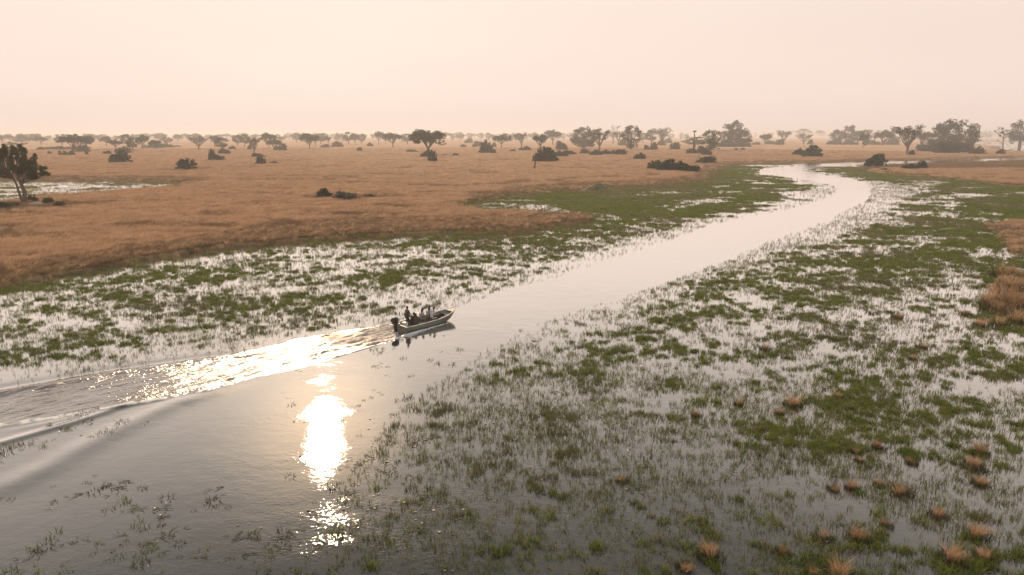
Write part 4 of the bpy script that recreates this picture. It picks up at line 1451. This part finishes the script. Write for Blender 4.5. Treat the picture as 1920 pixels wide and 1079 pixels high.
seat(2.92, .60, R(-20)); seat(3.86, .78, R(-5)); seat(3.78, .10, R(-5), mat='white')
m = MB(); m.box((.60, .08, .34), (.36, .42, .52)); m.build('storage_box', M['white'], boat)
m = MB(); m.box((.60, .08, .62), (.40, .46, .05)); m.build('box_lid', M['white'], boat)
m = MB(); m.box((.62, -.62, .22), (.5, .35, .3)); m.build('battery_box', M['seatg'], boat)
# console
m = MB(); m.box((1.86, .42, .52), (.46, .62, .90), taper=.86); co = m.build('console', M['console'], boat)
m = MB(); m.box((1.93, .42, 1.08), (.04, .50, .24)); m.build('windscreen', M['black'], co)
m = MB()
c0 = Vector((1.56, .42, .98))
ring = [c0 + Vector((.05 * math.sin(a), .17 * math.cos(a), .17 * math.sin(a))) for a in np.linspace(0, 2 * math.pi, 17)]
m.tube(ring, .016, 5, cap=False)
for a in (0.5, 2.6, 4.7): m.tube([c0, c0 + Vector((.05 * math.sin(a), .17 * math.cos(a), .17 * math.sin(a)))], .012, 4)
m.tube([c0, c0 + Vector((.14, 0, -.03))], .02, 5)
m.build('steering_wheel', M['black'], co)
m = MB(); m.tube([(2.1, .14, .9), (2.12, .14, 1.12), (2.12, .70, 1.12), (2.1, .70, .9)], .018, 6); m.build('grab_rail', M['metal'], co)
m = MB(); m.tube([(1.7, .12, .95), (1.64, .08, 1.12), (1.66, .08, 1.16)], .018, 5); m.build('throttle_lever', M['black'], co)
# outboard motor
m = MB()
m.ball((-.50, 0, 1.06), (.38, .25, .26), 14, 9); ou = m.build('outboard_motor', M['black'], boat, smooth=True)
m = MB(); m.box((-.44, 0, .80), (.46, .34, .16), taper=.95); m.build('motor_tray', M['black'], ou)
m = MB(); m.box((-.42, 0, .42), (.22, .16, .66), taper=1.1); m.box((-.46, 0, .02), (.34, .10, .34)); m.box((-.50, 0, .14), (.46, .30, .02)); m.build('motor_leg', M['black'], ou)
m = MB(); m.box((-.12, 0, .55), (.16, .34, .34)); m.build('clamp_bracket', M['metal'], ou)
m = MB(); m.tube([(-.2, 0, .88), (.15, .12, .98), (.5, .2, 1.0)], [.03, .028, .035], 6); m.build('tiller_handle', M['black'], ou)
m = MB()
for k in range(3):
    a = k * 2.094; m.box((-.66, .09 * math.cos(a), -.1 + .09 * math.sin(a)), (.02, .09, .09))
m.build('propeller', M['metal'], ou)
m = MB(); m.tube([(-.1, .25, .75), (.2, .5, .7), (.35, .6, .45), (.5, .35, .3)], .02, 5); m.build('fuel_hose', M['black'], boat)

# rucksack with a red cloth, resting on the front platform
bg = empty('rucksack', BOAT_S + Matrix.Rotation(BOAT_A, 3, 'Z') @ Vector((4.66, .12, .43)), BOAT_A)
tag(bg, 'dark rucksack lying on the front platform before the seated passengers', 'bag')
m = MB(); m.ball((0, 0, .14), (.24, .17, .15), 12, 8); m.ball((.2, -.05, .08), (.16, .13, .09), 10, 6); m.build('bag_body', M['bag'], bg, smooth=True)
m = MB(); m.tube([(-.15, .1, .2), (-.05, .13, .36), (.12, .1, .22)], .018, 5); m.build('strap', M['bag'], bg)
cl_ = MB(); cl_.ball((0, 0, 0), (.17, .14, .08), 12, 6)
co_ = cl_.build('folded_jacket', M['bagred'], None, smooth=True)
co_.location = BOAT_S + Matrix.Rotation(BOAT_A, 3, 'Z') @ Vector((4.5, .36, .50))
tag(co_, 'rust red folded jacket beside the rucksack in the boat', 'jacket')

# ------------------------------------------------------------------ people
M['skin'] = simple('brown_skin', (0.16, 0.085, 0.055), .55, noise=.05)
M['skinl'] = simple('tanned_skin', (0.36, 0.20, 0.14), .55, noise=.05)
M['hair'] = simple('dark_hair', (0.014, 0.010, 0.008), .5, noise=.2)
M['olive'] = simple('olive_shirt', (0.085, 0.088, 0.058), .85, bump=.3, nscale=10)
M['trs'] = simple('dark_olive_trousers', (0.045, 0.040, 0.028), .85, bump=.3, nscale=10)
M['wsh'] = simple('white_shirt', (0.72, 0.69, 0.68), .8, bump=.3, nscale=10)
M['kha'] = simple('khaki_trousers', (0.20, 0.135, 0.065), .85, bump=.3, nscale=10)
M['blk'] = simple('black_clothes', (0.025, 0.024, 0.028), .85)
M['shoe'] = simple('dark_shoes', (0.03, 0.025, 0.02), .7)
M['eye'] = simple('eye', (0.02, 0.015, 0.012), .2)


def skin(verts, edges, radii, root=0, sub=1):
    me = bpy.data.meshes.new('sk')
    me.from_pydata([tuple(v) for v in verts], edges, [])
    o = bpy.data.objects.new('sk', me); COL.objects.link(o)
    md = o.modifiers.new('s', 'SKIN'); md.use_smooth_shade = True
    for i, r_ in enumerate(radii):
        sv = me.skin_vertices[0].data[i]
        sv.radius = (r_, r_) if isinstance(r_, (int, float)) else r_
        sv.use_root = (i == root)
    sb = o.modifiers.new('b', 'SUBSURF'); sb.levels = sub; sb.render_levels = sub
    bpy.context.view_layer.update()
    dg = bpy.context.evaluated_depsgraph_get()
    out = bpy.data.meshes.new_from_object(o.evaluated_get(dg))
    bpy.data.objects.remove(o); bpy.data.meshes.remove(me)
    return out


def person(lx, ly, rz, seated, label, skinm, shirt, trous, hair_long, seat_z=.53, arms='down', scale=1.0, extra_rz=0):
    base = BOAT_S + Matrix.Rotation(BOAT_A, 3, 'Z') @ Vector((lx, ly, .07))
    root = empty('person', base, BOAT_A + rz, (scale,) * 3)
    tag(root, label, 'person', None)
    hz_ = .52 if seated else .93
    J = {}
    J['pel'] = (0, 0, hz_); J['wai'] = (.0, 0, hz_ + .14); J['che'] = (.01, 0, hz_ + .34); J['nec'] = (.0, 0, hz_ + .52); J['hea0'] = (.02, 0, hz_ + .62); J['hea1'] = (.03, 0, hz_ + .76)
    for s_, n in ((1, 'L'), (-1, 'R')):
        J['hip' + n] = (0, s_ * .10, hz_ - .02)
        if seated:
            J['kne' + n] = (.44, s_ * .12, hz_ - .02); J['ank' + n] = (.46, s_ * .11, .09); J['toe' + n] = (.62, s_ * .12, .035)
        else:
            J['kne' + n] = (.04 + .03 * s_, s_ * .13, .50); J['ank' + n] = (.0 + .04 * s_, s_ * .14, .09); J['toe' + n] = (.17 + .04 * s_, s_ * .15, .035)
        J['sho' + n] = (0, s_ * .185, hz_ + .47)
        if arms == 'wheel':
            J['elb' + n] = (.10, s_ * .26, hz_ + .22); J['wri' + n] = (.32, s_ * .17, hz_ + .13)
        elif arms == 'lap':
            J['elb' + n] = (.02, s_ * .26, hz_ + .20); J['wri' + n] = (.24, s_ * .12, hz_ + .10)
        else:
            J['elb' + n] = (.12, s_ * .24, hz_ + .22); J['wri' + n] = (.34, s_ * .14, hz_ + .12)
    names = list(J); ix = {n: i for i, n in enumerate(names)}
    rad = dict(pel=.14, wai=.125, che=.15, nec=.055, hea0=.075, hea1=.095)
    for n in 'LR':
        rad.update({'hip' + n: .095, 'kne' + n: .060, 'ank' + n: .040, 'toe' + n: .035, 'sho' + n: .062, 'elb' + n: .042, 'wri' + n: .028})
    E = [('pel', 'wai'), ('wai', 'che'), ('che', 'nec'), ('nec', 'hea0'), ('hea0', 'hea1')]
    for n in 'LR':
        E += [('pel', 'hip' + n), ('hip' + n, 'kne' + n), ('kne' + n, 'ank' + n), ('ank' + n, 'toe' + n), ('che', 'sho' + n), ('sho' + n, 'elb' + n), ('elb' + n, 'wri' + n)]
    me = skin([J[n] for n in names], [(ix[a], ix[b]) for a, b in E], [rad[n] for n in names])
    bm = bmesh.new(); bm.from_mesh(me)
    # hands with five fingers, nose and ears joined to the body mesh
    hb_ = MB()
    for s_, n in ((1, 'L'), (-1, 'R')):
        w = Vector(J['wri' + n]); e = Vector(J['elb' + n]); d = (w - e).normalized()
        side = d.cross(Vector((0, 0, 1))).normalized()
        palm = w + d * .05
        hb_.ball(palm, (.045, .038, .024), 8, 6)
        for k, (L_, of) in enumerate(((.065, -.028), (.078, -.010), (.072, .010), (.056, .027))):
            p0 = palm + d * .03 + side * of
            hb_.tube([p0, p0 + d * L_ * .55 + Vector((0, 0, -.008)), p0 + d * L_ * .8 + Vector((0, 0, -.03))], [.010, .009, .007], 5)
        p0 = palm - side * .03 * s_
        hb_.tube([p0, p0 - side * s_ * .025 + d * .02, p0 - side * s_ * .03 + d * .045 + Vector((0, 0, -.01))], [.012, .011, .008], 5)
    hc = Vector(J['hea1']) + Vector((0, 0, -.03))
    hb_.ball(hc, (.098, .078, .118), 14, 10)
    hb_.tube([hc + Vector((.09, 0, .02)), hc + Vector((.118, 0, -.022)), hc + Vector((.095, 0, -.03))], [.008, .016, .010], 5)
    for s_ in (1, -1): hb_.ball(hc + Vector((-.005, s_ * .082, -.005)), (.018, .010, .03), 6, 5)
    hb_.ball(hc + Vector((.088, 0, -.058)), (.012, .026, .008), 6, 4)
    hm_ = hb_.mesh('h', skinm, True)
    bm.from_mesh(hm_)
    bm.to_mesh(me); bm.free(); bpy.data.meshes.remove(hm_)
    me.materials.clear(); me.materials.append(skinm); me.name = 'body'
    for p in me.polygons: p.use_smooth = True
    body = link('body', me, root)
    for s_ in (1, -1):
        q = MB(); q.ball(hc + Vector((.088, s_ * .032, .012)), .012, 6, 5); q.build('eye', M['eye'], root, smooth=True)
    g = .022
    sn_ = ['wai', 'che', 'nec2', 'shoL', 'elb2L', 'shoR', 'elb2R', 'pel']
    J2 = dict(J); J2['nec2'] = tuple(Vector(J['nec']) + Vector((0, 0, -.07)))
    for n in 'LR': J2['elb2' + n] = tuple(Vector(J['elb' + n]).lerp(Vector(J['sho' + n]), .12 if shirt is M['olive'] else .35))
    rr = dict(wai=.155, che=.175, nec2=.10, shoL=.098, shoR=.098, elb2L=.075, elb2R=.075, pel=.165)
    i2 = {n: i for i, n in enumerate(sn_)}
    sm = skin([J2[n] for n in sn_], [(i2[a], i2[b]) for a, b in (('pel', 'wai'), ('wai', 'che'), ('che', 'nec2'), ('che', 'shoL'), ('shoL', 'elb2L'), ('che', 'shoR'), ('shoR', 'elb2R'))], [rr[n] for n in sn_])
    sm.materials.clear(); sm.materials.append(shirt); sm.name = 'shirt'; link('shirt', sm, root)
    tn = ['pelt', 'hipL', 'kneL', 'anL', 'hipR', 'kneR', 'anR']
    J2['pelt'] = tuple(Vector(J['pel']) + Vector((0, 0, .03)))
    for n in 'LR': J2['an' + n] = tuple(Vector(J['ank' + n]).lerp(Vector(J['kne' + n]), .12))
    rr = dict(pelt=.170, hipL=.135, hipR=.135, kneL=.095, kneR=.095, anL=.074, anR=.074); i2 = {n: i for i, n in enumerate(tn)}
    tm = skin([J2[n] for n in tn], [(i2[a], i2[b]) for a, b in (('pelt', 'hipL'), ('hipL', 'kneL'), ('kneL', 'anL'), ('pelt', 'hipR'), ('hipR', 'kneR'), ('kneR', 'anR'))], [rr[n] for n in tn])
    tm.materials.clear(); tm.materials.append(trous); tm.name = 'trousers'; link('trousers', tm, root)
    for n in 'LR':
        a, t_ = Vector(J['ank' + n]), Vector(J['toe' + n])
        q = MB(); q.ball((a.lerp(t_, .5).x, a.y, .042), (.14, .052, .045), 10, 6); q.build('shoe', M['shoe'], root, smooth=True)
    h = MB()
    h.ball(hc + Vector((-.018, 0, .028)), (.104, .092, .112), 14, 10)
    if hair_long:
        h.tube([hc + Vector((-.05, 0, .03)), hc + Vector((-.09, 0, -.10)), hc + Vector((-.11, 0, -.24)), hc + Vector((-.115, .01, -.38)), hc + Vector((-.11, .01, -.46))], [.075, .085, .08, .06, .025], 9)
    h.build('hair', M['hair'], root, smooth=True)
    return root


person(1.18, .50, 0, False, 'standing person in olive shirt and trousers steering at the boat console', M['skin'], M['olive'], M['trs'], False, arms='wheel', scale=1.03)
person(2.92, .60, R(-20), True, 'seated person with long dark hair, white top and khaki trousers, directly before the console', M['skinl'], M['wsh'], M['kha'], True, arms='lap')
person(3.86, .78, R(-5), True, 'seated person with long dark hair, white top and dark trousers, on far front seat', M['skinl'], M['wsh'], M['blk'], True, arms='lap')
person(3.78, .10, R(-5), True, 'seated person with short dark hair and white shirt on the near front seat', M['skinl'], M['wsh'], M['blk'], False, arms='lap')


# ------------------------------------------------------------------ grass: blade meshes and scattering
def blades(n, spread, hmin, hmax, width, lean, seed, mat, curve=.5, seg=2, bias=(0, 0), core=0.0):
    r = np.random.default_rng(seed)
    V = []; Fs = []
    for i in range(n):
        a = r.uniform(0, 2 * math.pi); rad = spread * math.sqrt(r.uniform(core, 1))
        p = np.array((math.cos(a) * rad, math.sin(a) * rad, -0.02))
        h = r.uniform(hmin, hmax)
        la = a + r.normal() * .8
        ln = lean * r.uniform(.3, 1.2) * h
        dx = np.array((math.cos(la) * ln + bias[0] * h, math.sin(la) * ln + bias[1] * h, 0))
        wa = r.uniform(0, math.pi); w = np.array((math.cos(wa), math.sin(wa), 0)) * width / 2 * r.uniform(.7, 1.3)
        b = len(V)
        for k in range(seg + 1):
            t_ = k / seg
            c = p + np.array((0, 0, h * (t_ - .25 * curve * t_ * t_))) + dx * (t_ ** 1.7)
            ww = w * (1 - t_) ** .6
            if k < seg: V += [c - w * (1 - .35 * t_), c + w * (1 - .35 * t_)]
            else: V.append(c)
        for k in range(seg - 1): Fs.append((b + 2 * k, b + 2 * k + 1, b + 2 * k + 3, b + 2 * k + 2))
        Fs.append((b + 2 * seg - 2, b + 2 * seg - 1, b + 2 * seg))
    me = bpy.data.meshes.new('blades'); me.from_pydata([tuple(v) for v in V], [], Fs); me.materials.append(mat); me.update()
    return me


def proto_collection(name, meshes):
    c = bpy.data.collections.new(name)
    for i, me in enumerate(meshes):
        o = bpy.data.objects.new('%s_%02d' % (name, i), me)
        c.objects.link(o)
    return c


def scatter(name, label, pts, rot, scl, idx, coll, nvar):
    me = bpy.data.meshes.new(name)
    me.vertices.add(len(pts)); me.vertices.foreach_set('co', np.asarray(pts, np.float32).ravel())
    a = me.attributes.new('rot', 'FLOAT_VECTOR', 'POINT'); a.data.foreach_set('vector', np.asarray(rot, np.float32).ravel())
    a = me.attributes.new('scl', 'FLOAT_VECTOR', 'POINT'); a.data.foreach_set('vector', np.asarray(scl, np.float32).ravel())
    a = me.attributes.new('idx', 'INT', 'POINT'); a.data.foreach_set('value', np.asarray(idx, np.int32))
    o = link(name, me)
    ng = bpy.data.node_groups.new(name + '_scatter', 'GeometryNodeTree')
    ng.interface.new_socket('Geometry', in_out='INPUT', socket_type='NodeSocketGeometry')
    ng.interface.new_socket('Geometry', in_out='OUTPUT', socket_type='NodeSocketGeometry')
    gi = ng.nodes.new('NodeGroupInput'); go = ng.nodes.new('NodeGroupOutput')
    ci = ng.nodes.new('GeometryNodeCollectionInfo'); ci.inputs[0].default_value = coll
    ci.inputs['Separate Children'].default_value = True; ci.inputs['Reset Children'].default_value = True
    ip = ng.nodes.new('GeometryNodeInstanceOnPoints'); ip.inputs['Pick Instance'].default_value = True

    def na(nm, typ):
        n = ng.nodes.new('GeometryNodeInputNamedAttribute'); n.data_type = typ; n.inputs[0].default_value = nm
        return n.outputs[0]
    ng.links.new(gi.outputs[0], ip.inputs['Points']); ng.links.new(ci.outputs[0], ip.inputs['Instance'])
    ng.links.new(na('idx', 'INT'), ip.inputs['Instance Index'])
    ng.links.new(na('rot', 'FLOAT_VECTOR'), ip.inputs['Rotation'])
    ng.links.new(na('scl', 'FLOAT_VECTOR'), ip.inputs['Scale'])
    ng.links.new(ip.outputs[0], go.inputs[0])
    md = o.modifiers.new('scatter', 'NODES'); md.node_group = ng
    tag(o, label, None, None, 'stuff')
    print(name, len(pts))
    return o


def sample(rate_fn, rmin, rmax, az0=-42, az1=42, seed=1):
    """points with rate_fn(distance) per square metre in a sector"""
    r = np.random.default_rng(seed)
    out = []
    edges = np.geomspace(rmin, rmax, 40)
    for a, b in zip(edges[:-1], edges[1:]):
        area = (b * b - a * a) / 2 * math.radians(az1 - az0)
        n = int(area * rate_fn((a + b) / 2))
        rr = np.sqrt(r.uniform(a * a, b * b, n)); th = np.radians(r.uniform(az0, az1, n))
        out.append(np.stack([rr * np.sin(th), rr * np.cos(th)], 1))
    return np.concatenate(out)


def zrot(n, tilt=0.0):
    return np.stack([rng.normal(0, tilt, n) if tilt else np.zeros(n), rng.normal(0, tilt, n) if tilt else np.zeros(n), rng.uniform(0, 6.28, n)], 1)


c_reed = proto_collection('reed_tuft', [blades(5, .10, .12, .36, .016, .45, s, M['reed']) for s in range(1, 5)] + [blades(5, .09, .10, .28, .020, .9, s, M['green']) for s in range(5, 8)])
c_green = proto_collection('green_clump', [blades(34, .21, .14, .38, .022, .5, s, M['green']) for s in range(11, 15)] + [blades(26, .20, .16, .40, .022, .5, 15, M['reed'])])
c_dry = proto_collection('dry_tuft', [blades(34, .40, .45, .95, .035, .35, s, M['dry'], bias=(.35, .1)) for s in range(21, 25)])
c_brown = proto_collection('brown_tuft', [blades(34, .40, .35, .80, .035, .4, s, M['brown'], bias=(.25, .1)) for s in range(31, 34)])

# thin reeds in open water
p = sample(lambda d: 34 * min(1, (42 / d) ** 1.4), 19, 400, seed=2)
f = fields(p[:, 0], p[:, 1])
pn = patch(p[:, 0] + 40, p[:, 1] - 13, f['d'])
pr = f['reed'] * (0.25 + 1.3 * (pn - .5) + .4)
wk = inpoly(*P(p[:, 0], p[:, 1])[:2], WAKE)
lx_, ly_ = boatloc(p[:, 0], p[:, 1])
okb = ~((lx_ > -2) & (lx_ < 8) & (np.abs(ly_) < 1.6))
keep = (rng.random(len(p)) < pr) & ~wk & okb & ~f['land']
# thin fringe inside the channel edge
p = p[keep]; d = f['d'][keep]
n = len(p); s_ = (0.75 + .5 * rng.random(n)) * np.clip(d / 70, 1, 1.6) ** .8
scatter('reeds', 'thin upright reeds and grass blades standing in shallow water', np.concatenate([p, np.zeros((n, 1))], 1), zrot(n, .12), np.stack([s_] * 3, 1),
        rng.integers(0, 7, n), c_reed, 7)

# green clumps
p = sample(lambda d: 13.0 * min(1, (55 / d) ** 1.5), 19, 420, seed=3)
f = fields(p[:, 0], p[:, 1]); h, pnn = ground_h(p[:, 0], p[:, 1], f)
fj = fields(p[:, 0], p[:, 1] + rng.normal(0, 1, len(p)) * f['d'] * .035)
f['land'] = fj['land']
s0 = f['cov'] - pnn
s0 = np.where(f['pond'] & (rng.random(len(p)) < .5), -1, s0)
wk = inpoly(*P(p[:, 0], p[:, 1])[:2], WAKE)
lx_, ly_ = boatloc(p[:, 0], p[:, 1])
okb = ~((lx_ > -2) & (lx_ < 8) & (np.abs(ly_) < 1.7))
h = np.clip(h, 0, .6)
keep = (s0 > -.20 + .38 * rng.random(len(p))) & ~f['land'] & ~wk & okb & ~(f['lc'] & (rng.random(len(p)) < .6))
p = p[keep]; d = f['d'][keep]; h = h[keep]; n = len(p)
tone = fbm(p[:, 0] / 13, p[:, 1] / 8, 33, 5, .6)
br = ((tone - .5) * 5 + .12 > rng.random(n)) | (rng.random(n) < .08)
s_ = (0.65 + .6 * rng.random(n)) * np.clip(d / 70, 1, 2.6) ** .85
idx = np.where(br, 4, rng.integers(0, 4, n))
scatter('marsh_grass', 'dense low green marsh grass growing in patches in the water', np.concatenate([p, np.maximum(h, 0)[:, None]], 1), zrot(n, .1),
        np.stack([s_, s_, s_ * .9 / (np.clip(d / 70, 1, 2.6) ** .75)], 1), idx, c_green, 5)

# golden grass of the plain
p = sample(lambda d: 5.0 * min(1, (120 / d) ** 2.0), 70, 900, -40, 40, seed=4)
f = fields(p[:, 0], p[:, 1]); h, pnn = ground_h(p[:, 0], p[:, 1], f)
fj = fields(p[:, 0], p[:, 1] + rng.normal(0, 1, len(p)) * f['d'] * .03)
keep = ((fj['land'] & (f['cov'] > -.5) & ~(f['pond'] & (rng.random(len(p)) < .8))) | (f['lc'] & (f['cov'] - pnn > 0)))
p = p[keep]; d = f['d'][keep]; h = h[keep]; n = len(p); v_ = f['v'][keep]; lbk = f['lb'][keep]; lck = f['lc'][keep]
tone = fbm(p[:, 0] / 12, p[:, 1] / 8, 55, 4)
fe = fields(p[:, 0], p[:, 1] - 16 - 10 * tone)
bm_ = ((tone - .53) * 4 > rng.random(n)) | ((~fe['land'] & (rng.random(n) < .75)) | ~f['land'][keep]) & ~lck | (lbk & (v_ < 318)) | (lck & (rng.random(n) < .3))
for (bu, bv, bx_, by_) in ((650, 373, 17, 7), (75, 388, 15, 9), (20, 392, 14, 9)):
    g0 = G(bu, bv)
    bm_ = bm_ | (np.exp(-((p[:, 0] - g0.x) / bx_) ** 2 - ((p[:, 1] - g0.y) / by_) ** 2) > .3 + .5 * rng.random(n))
s_ = (0.7 + .6 * rng.random(n)) * np.clip(d / 120, 1, 4.5) ** .75 * (0.45 + 1.1 * fbm(p[:, 0] / 5, p[:, 1] / 3.4, 57, 3, .6))
wind = np.stack([np.zeros(n), np.zeros(n), rng.normal(0.2, .7, n)], 1)
P3 = np.concatenate([p, h[:, None]], 1); S3 = np.stack([s_, s_, s_ * .85 / np.clip(d / 120, 1, 4.5) ** .7], 1)
scatter('golden_grass', 'tall dry golden grass covering the plain', P3[~bm_], wind[~bm_], S3[~bm_], rng.integers(0, 4, (~bm_).sum()), c_dry, 4)
scatter('brown_grass', 'brownish grass belt along the edge of the marsh', P3[bm_], wind[bm_], S3[bm_], rng.integers(0, 3, bm_.sum()), c_brown, 3)

# floating weed strands and lily pads ---------------------------------
def strands(seed):
    r = np.random.default_rng(seed); m_ = MB()
    for i in range(7):
        a = r.uniform(0, 6.28); x, y = r.normal(0, .18, 2); L_ = r.uniform(.12, .4)
        c = r.normal(0, .6)
        pts = [(x + math.cos(a + c * t_) * L_ * t_, y + math.sin(a + c * t_) * L_ * t_, .012 + .05 * r.random() * t_) for t_ in (0, .33, .66, 1)]
        m_.tube(pts, [.007, .010, .009, .004], 3, cap=False)
    return m_.mesh('strand', M['weed'])


def pads(seed):
    r = np.random.default_rng(seed); V = []; Fs = []
    for i in range(3):
        x, y = r.normal(0, .25, 2); q = r.uniform(.03, .06); tx, ty = r.normal(0, .10, 2)
        b = len(V); a0 = r.uniform(0, 6.28)
        V.append((x, y, .02))
        for k in range(9):
            a = a0 + .25 + k * (6.28 - .5) / 8
            V.append((x + math.cos(a) * q, y + math.sin(a) * q, .02 + math.cos(a) * q * tx + math.sin(a) * q * ty))
        for k in range(8): Fs.append((b, b + 1 + k, b + 2 + k))
    me = bpy.data.meshes.new('pad'); me.from_pydata(V, [], Fs); me.materials.append(M['pad']); return me


c_weed = proto_collection('weed_strand', [strands(s) for s in range(2)] + [blades(26, .18, .05, .18, .02, 1.1, s, M['green' if s % 2 else 'weed']) for s in (61, 62, 63, 64)])
c_pad = proto_collection('lily_pad', [pads(s) for s in range(4)])
p = sample(lambda d: 6 * min(1, (40 / d) ** 1.5), 19, 110, seed=5)
u, v, _ = P(p[:, 0], p[:, 1]); pn = patch(p[:, 0] * 1.1, p[:, 1], np.hypot(p[:, 0], p[:, 1]))
dn = np.clip((v - 850) / 230, 0, 1) * np.where(u < 650, 1, .15) * .6 + np.exp(-((u - 740) / 130) ** 2 - ((v - 860) / 160) ** 2) * .5
nearb = boatloc(p[:, 0], p[:, 1])
wkd = np.exp(-(polydist(p[:, 0], p[:, 1], gl([(270, 785), (220, 805), (180, 825)]))[0] / .5) ** 2) * 2 + np.exp(-(polydist(p[:, 0], p[:, 1], gl([(150, 775), (90, 822), (30, 840), (-40, 870)]))[0] / .8) ** 2) * .8
f = fields(p[:, 0], p[:, 1])
fr = np.where(~f['chan'] & (v > 560), .05, 0)
wk = inpoly(u, v, WAKE)
keep = (rng.random(len(p)) < np.maximum(dn, fr) * np.clip((pn - .55) * 4, 0, 1.2) + wkd) & ~wk & ~((nearb[0] > -4) & (nearb[0] < 10) & (np.abs(nearb[1]) < 3))
p = p[keep]; n = len(p)
s_ = 0.5 + 1.5 * rng.random(n) ** 2
scatter('floating_weed', 'dark strands of water weed floating on the river', np.concatenate([p, np.full((n, 1), .004)], 1), zrot(n), np.stack([s_] * 3, 1), rng.integers(0, 6, n), c_weed, 6)
p = sample(lambda d: 0.7 * min(1, (40 / d) ** 1.5), 19, 90, seed=6)
u, v, _ = P(p[:, 0], p[:, 1])
dn = np.exp(-((u - 700) / 150) ** 2 - ((v - 990) / 90) ** 2) * .7 + np.exp(-((u - 900) / 260) ** 2 - ((v - 820) / 90) ** 2) * .28 + .05 * (v > 640) * (u > 700) + np.exp(-(polydist(p[:, 0], p[:, 1], gl([(270, 785), (220, 805), (180, 825)]))[0] / .5) ** 2) * 1.5 + .08 * np.exp(-((u - 600) / 140) ** 2) * (v > 640)
keep = (rng.random(len(p)) < dn)
p = p[keep]; n = len(p); s_ = .8 + .7 * rng.random(n)
scatter('lily_pads', 'small pale lily pads floating on the dark water', np.concatenate([p, np.full((n, 1), .004)], 1), zrot(n), np.stack([s_] * 3, 1), rng.integers(0, 4, n), c_pad, 4)

# ------------------------------------------------------------------ dry tussocks standing in the water, one by one
TU = [(1306, 781, 16), (1425, 806, 13), (1487, 761, 26), (1461, 777, 17), (1571, 747, 18), (1606, 848, 18), (1648, 841, 24), (1710, 869, 20), (1836, 849, 24),
      (1826, 877, 30), (1612, 866, 15), (1692, 926, 36), (1648, 911, 17), (1562, 919, 22), (1597, 917, 18), (1838, 909, 24), (1758, 969, 26), (1541, 1011, 28),
      (1610, 1009, 34), (1662, 986, 20), (1831, 1006, 30), (1785, 1052, 40), (1847, 1050, 34), (1466, 1039, 22), (1333, 1046, 38), (1283, 1067, 28), (1572, 1082, 38), (1522, 1078, 26),
      (1436, 656, 20), (1727, 652, 16), (1712, 674, 14), (1682, 596, 20), (1838, 611, 22), (1813, 590, 16), (1874, 610, 26), (1168, 903, 20), (1384, 760, 14),
      (1868, 583, 46), (1905, 577, 54), (1898, 545, 50), (1880, 520, 34), (1915, 606, 34)]


def join_offset(parts, mat):
    V = []; Fs = []
    for me, ox, oy, sc in parts:
        b0 = len(V)
        V += [(v.co.x * sc + ox, v.co.y * sc + oy, v.co.z * sc) for v in me.vertices]
        Fs += [tuple(b0 + i for i in p.vertices) for p in me.polygons]
        bpy.data.meshes.remove(me)
    me = bpy.data.meshes.new('plume'); me.from_pydata(V, [], Fs); me.materials.append(mat); me.update()
    return me


def tussock_mesh(seed):
    r = random.Random(seed)
    parts = []
    for k in range(r.choice((2, 3, 4))):
        a_ = r.uniform(0, 6.28); d_ = r.uniform(.05, .30) * (k > 0)
        parts.append((blades(int(r.uniform(70, 130)), r.uniform(.12, .22), .25, r.uniform(.75, 1.05), .012, r.uniform(.45, .95), seed * 7 + k, M['tuss'], curve=1.0, seg=3,
                             bias=(r.uniform(-.3, .3), r.uniform(-.3, .3))), math.cos(a_) * d_, math.sin(a_) * d_, r.uniform(.6, 1.05)))
    b_ = blades(230, .50, .10, .42, .022, .6, seed + 5, M['tussbase'])
    return join_offset(parts, M['tuss']), b_


TM = [tussock_mesh(s) for s in (71, 73, 75, 77, 79, 82)]
bands = [(1040, 9999, 'along the bottom edge'), (990, 1040, 'just above the bottom row'), (900, 990, 'in the dense lower right patch'), (820, 900, 'on the lower right water'),
         (700, 820, 'in the middle of the right marsh'), (620, 700, 'in the upper right marsh'), (0, 620, 'by right edge golden grass')]
tl = {}
for bd in bands:
    ids = sorted([i for i, t_ in enumerate(TU) if bd[0] <= t_[1] < bd[1]], key=lambda i: TU[i][0])
    for k, i in enumerate(ids):
        sz = 'large' if TU[i][2] >= 30 else ('small' if TU[i][2] < 19 else 'medium')
        tl[i] = '%s tan grass tussock, %s of %d from left, %s' % (sz, ORD[k], len(ids), bd[2])
for i, (u, v, w) in enumerate(TU):
    b = G(u, v, 0.0); dist = b.y * cp + CAM_H * sp
    s = w / F * dist / 0.80 * rnd.uniform(.9, 1.15)
    r_ = empty('grass_tussock', (b.x, b.y, 0), rnd.uniform(0, 6.28), (s, s, s * rnd.uniform(.95, 1.35)))
    tag(r_, tl[i], 'grass tussock', 'dry tussocks standing in the marsh')
    a, c = TM[i % 6]
    link('plume', a, r_); link('green_base', c, r_)
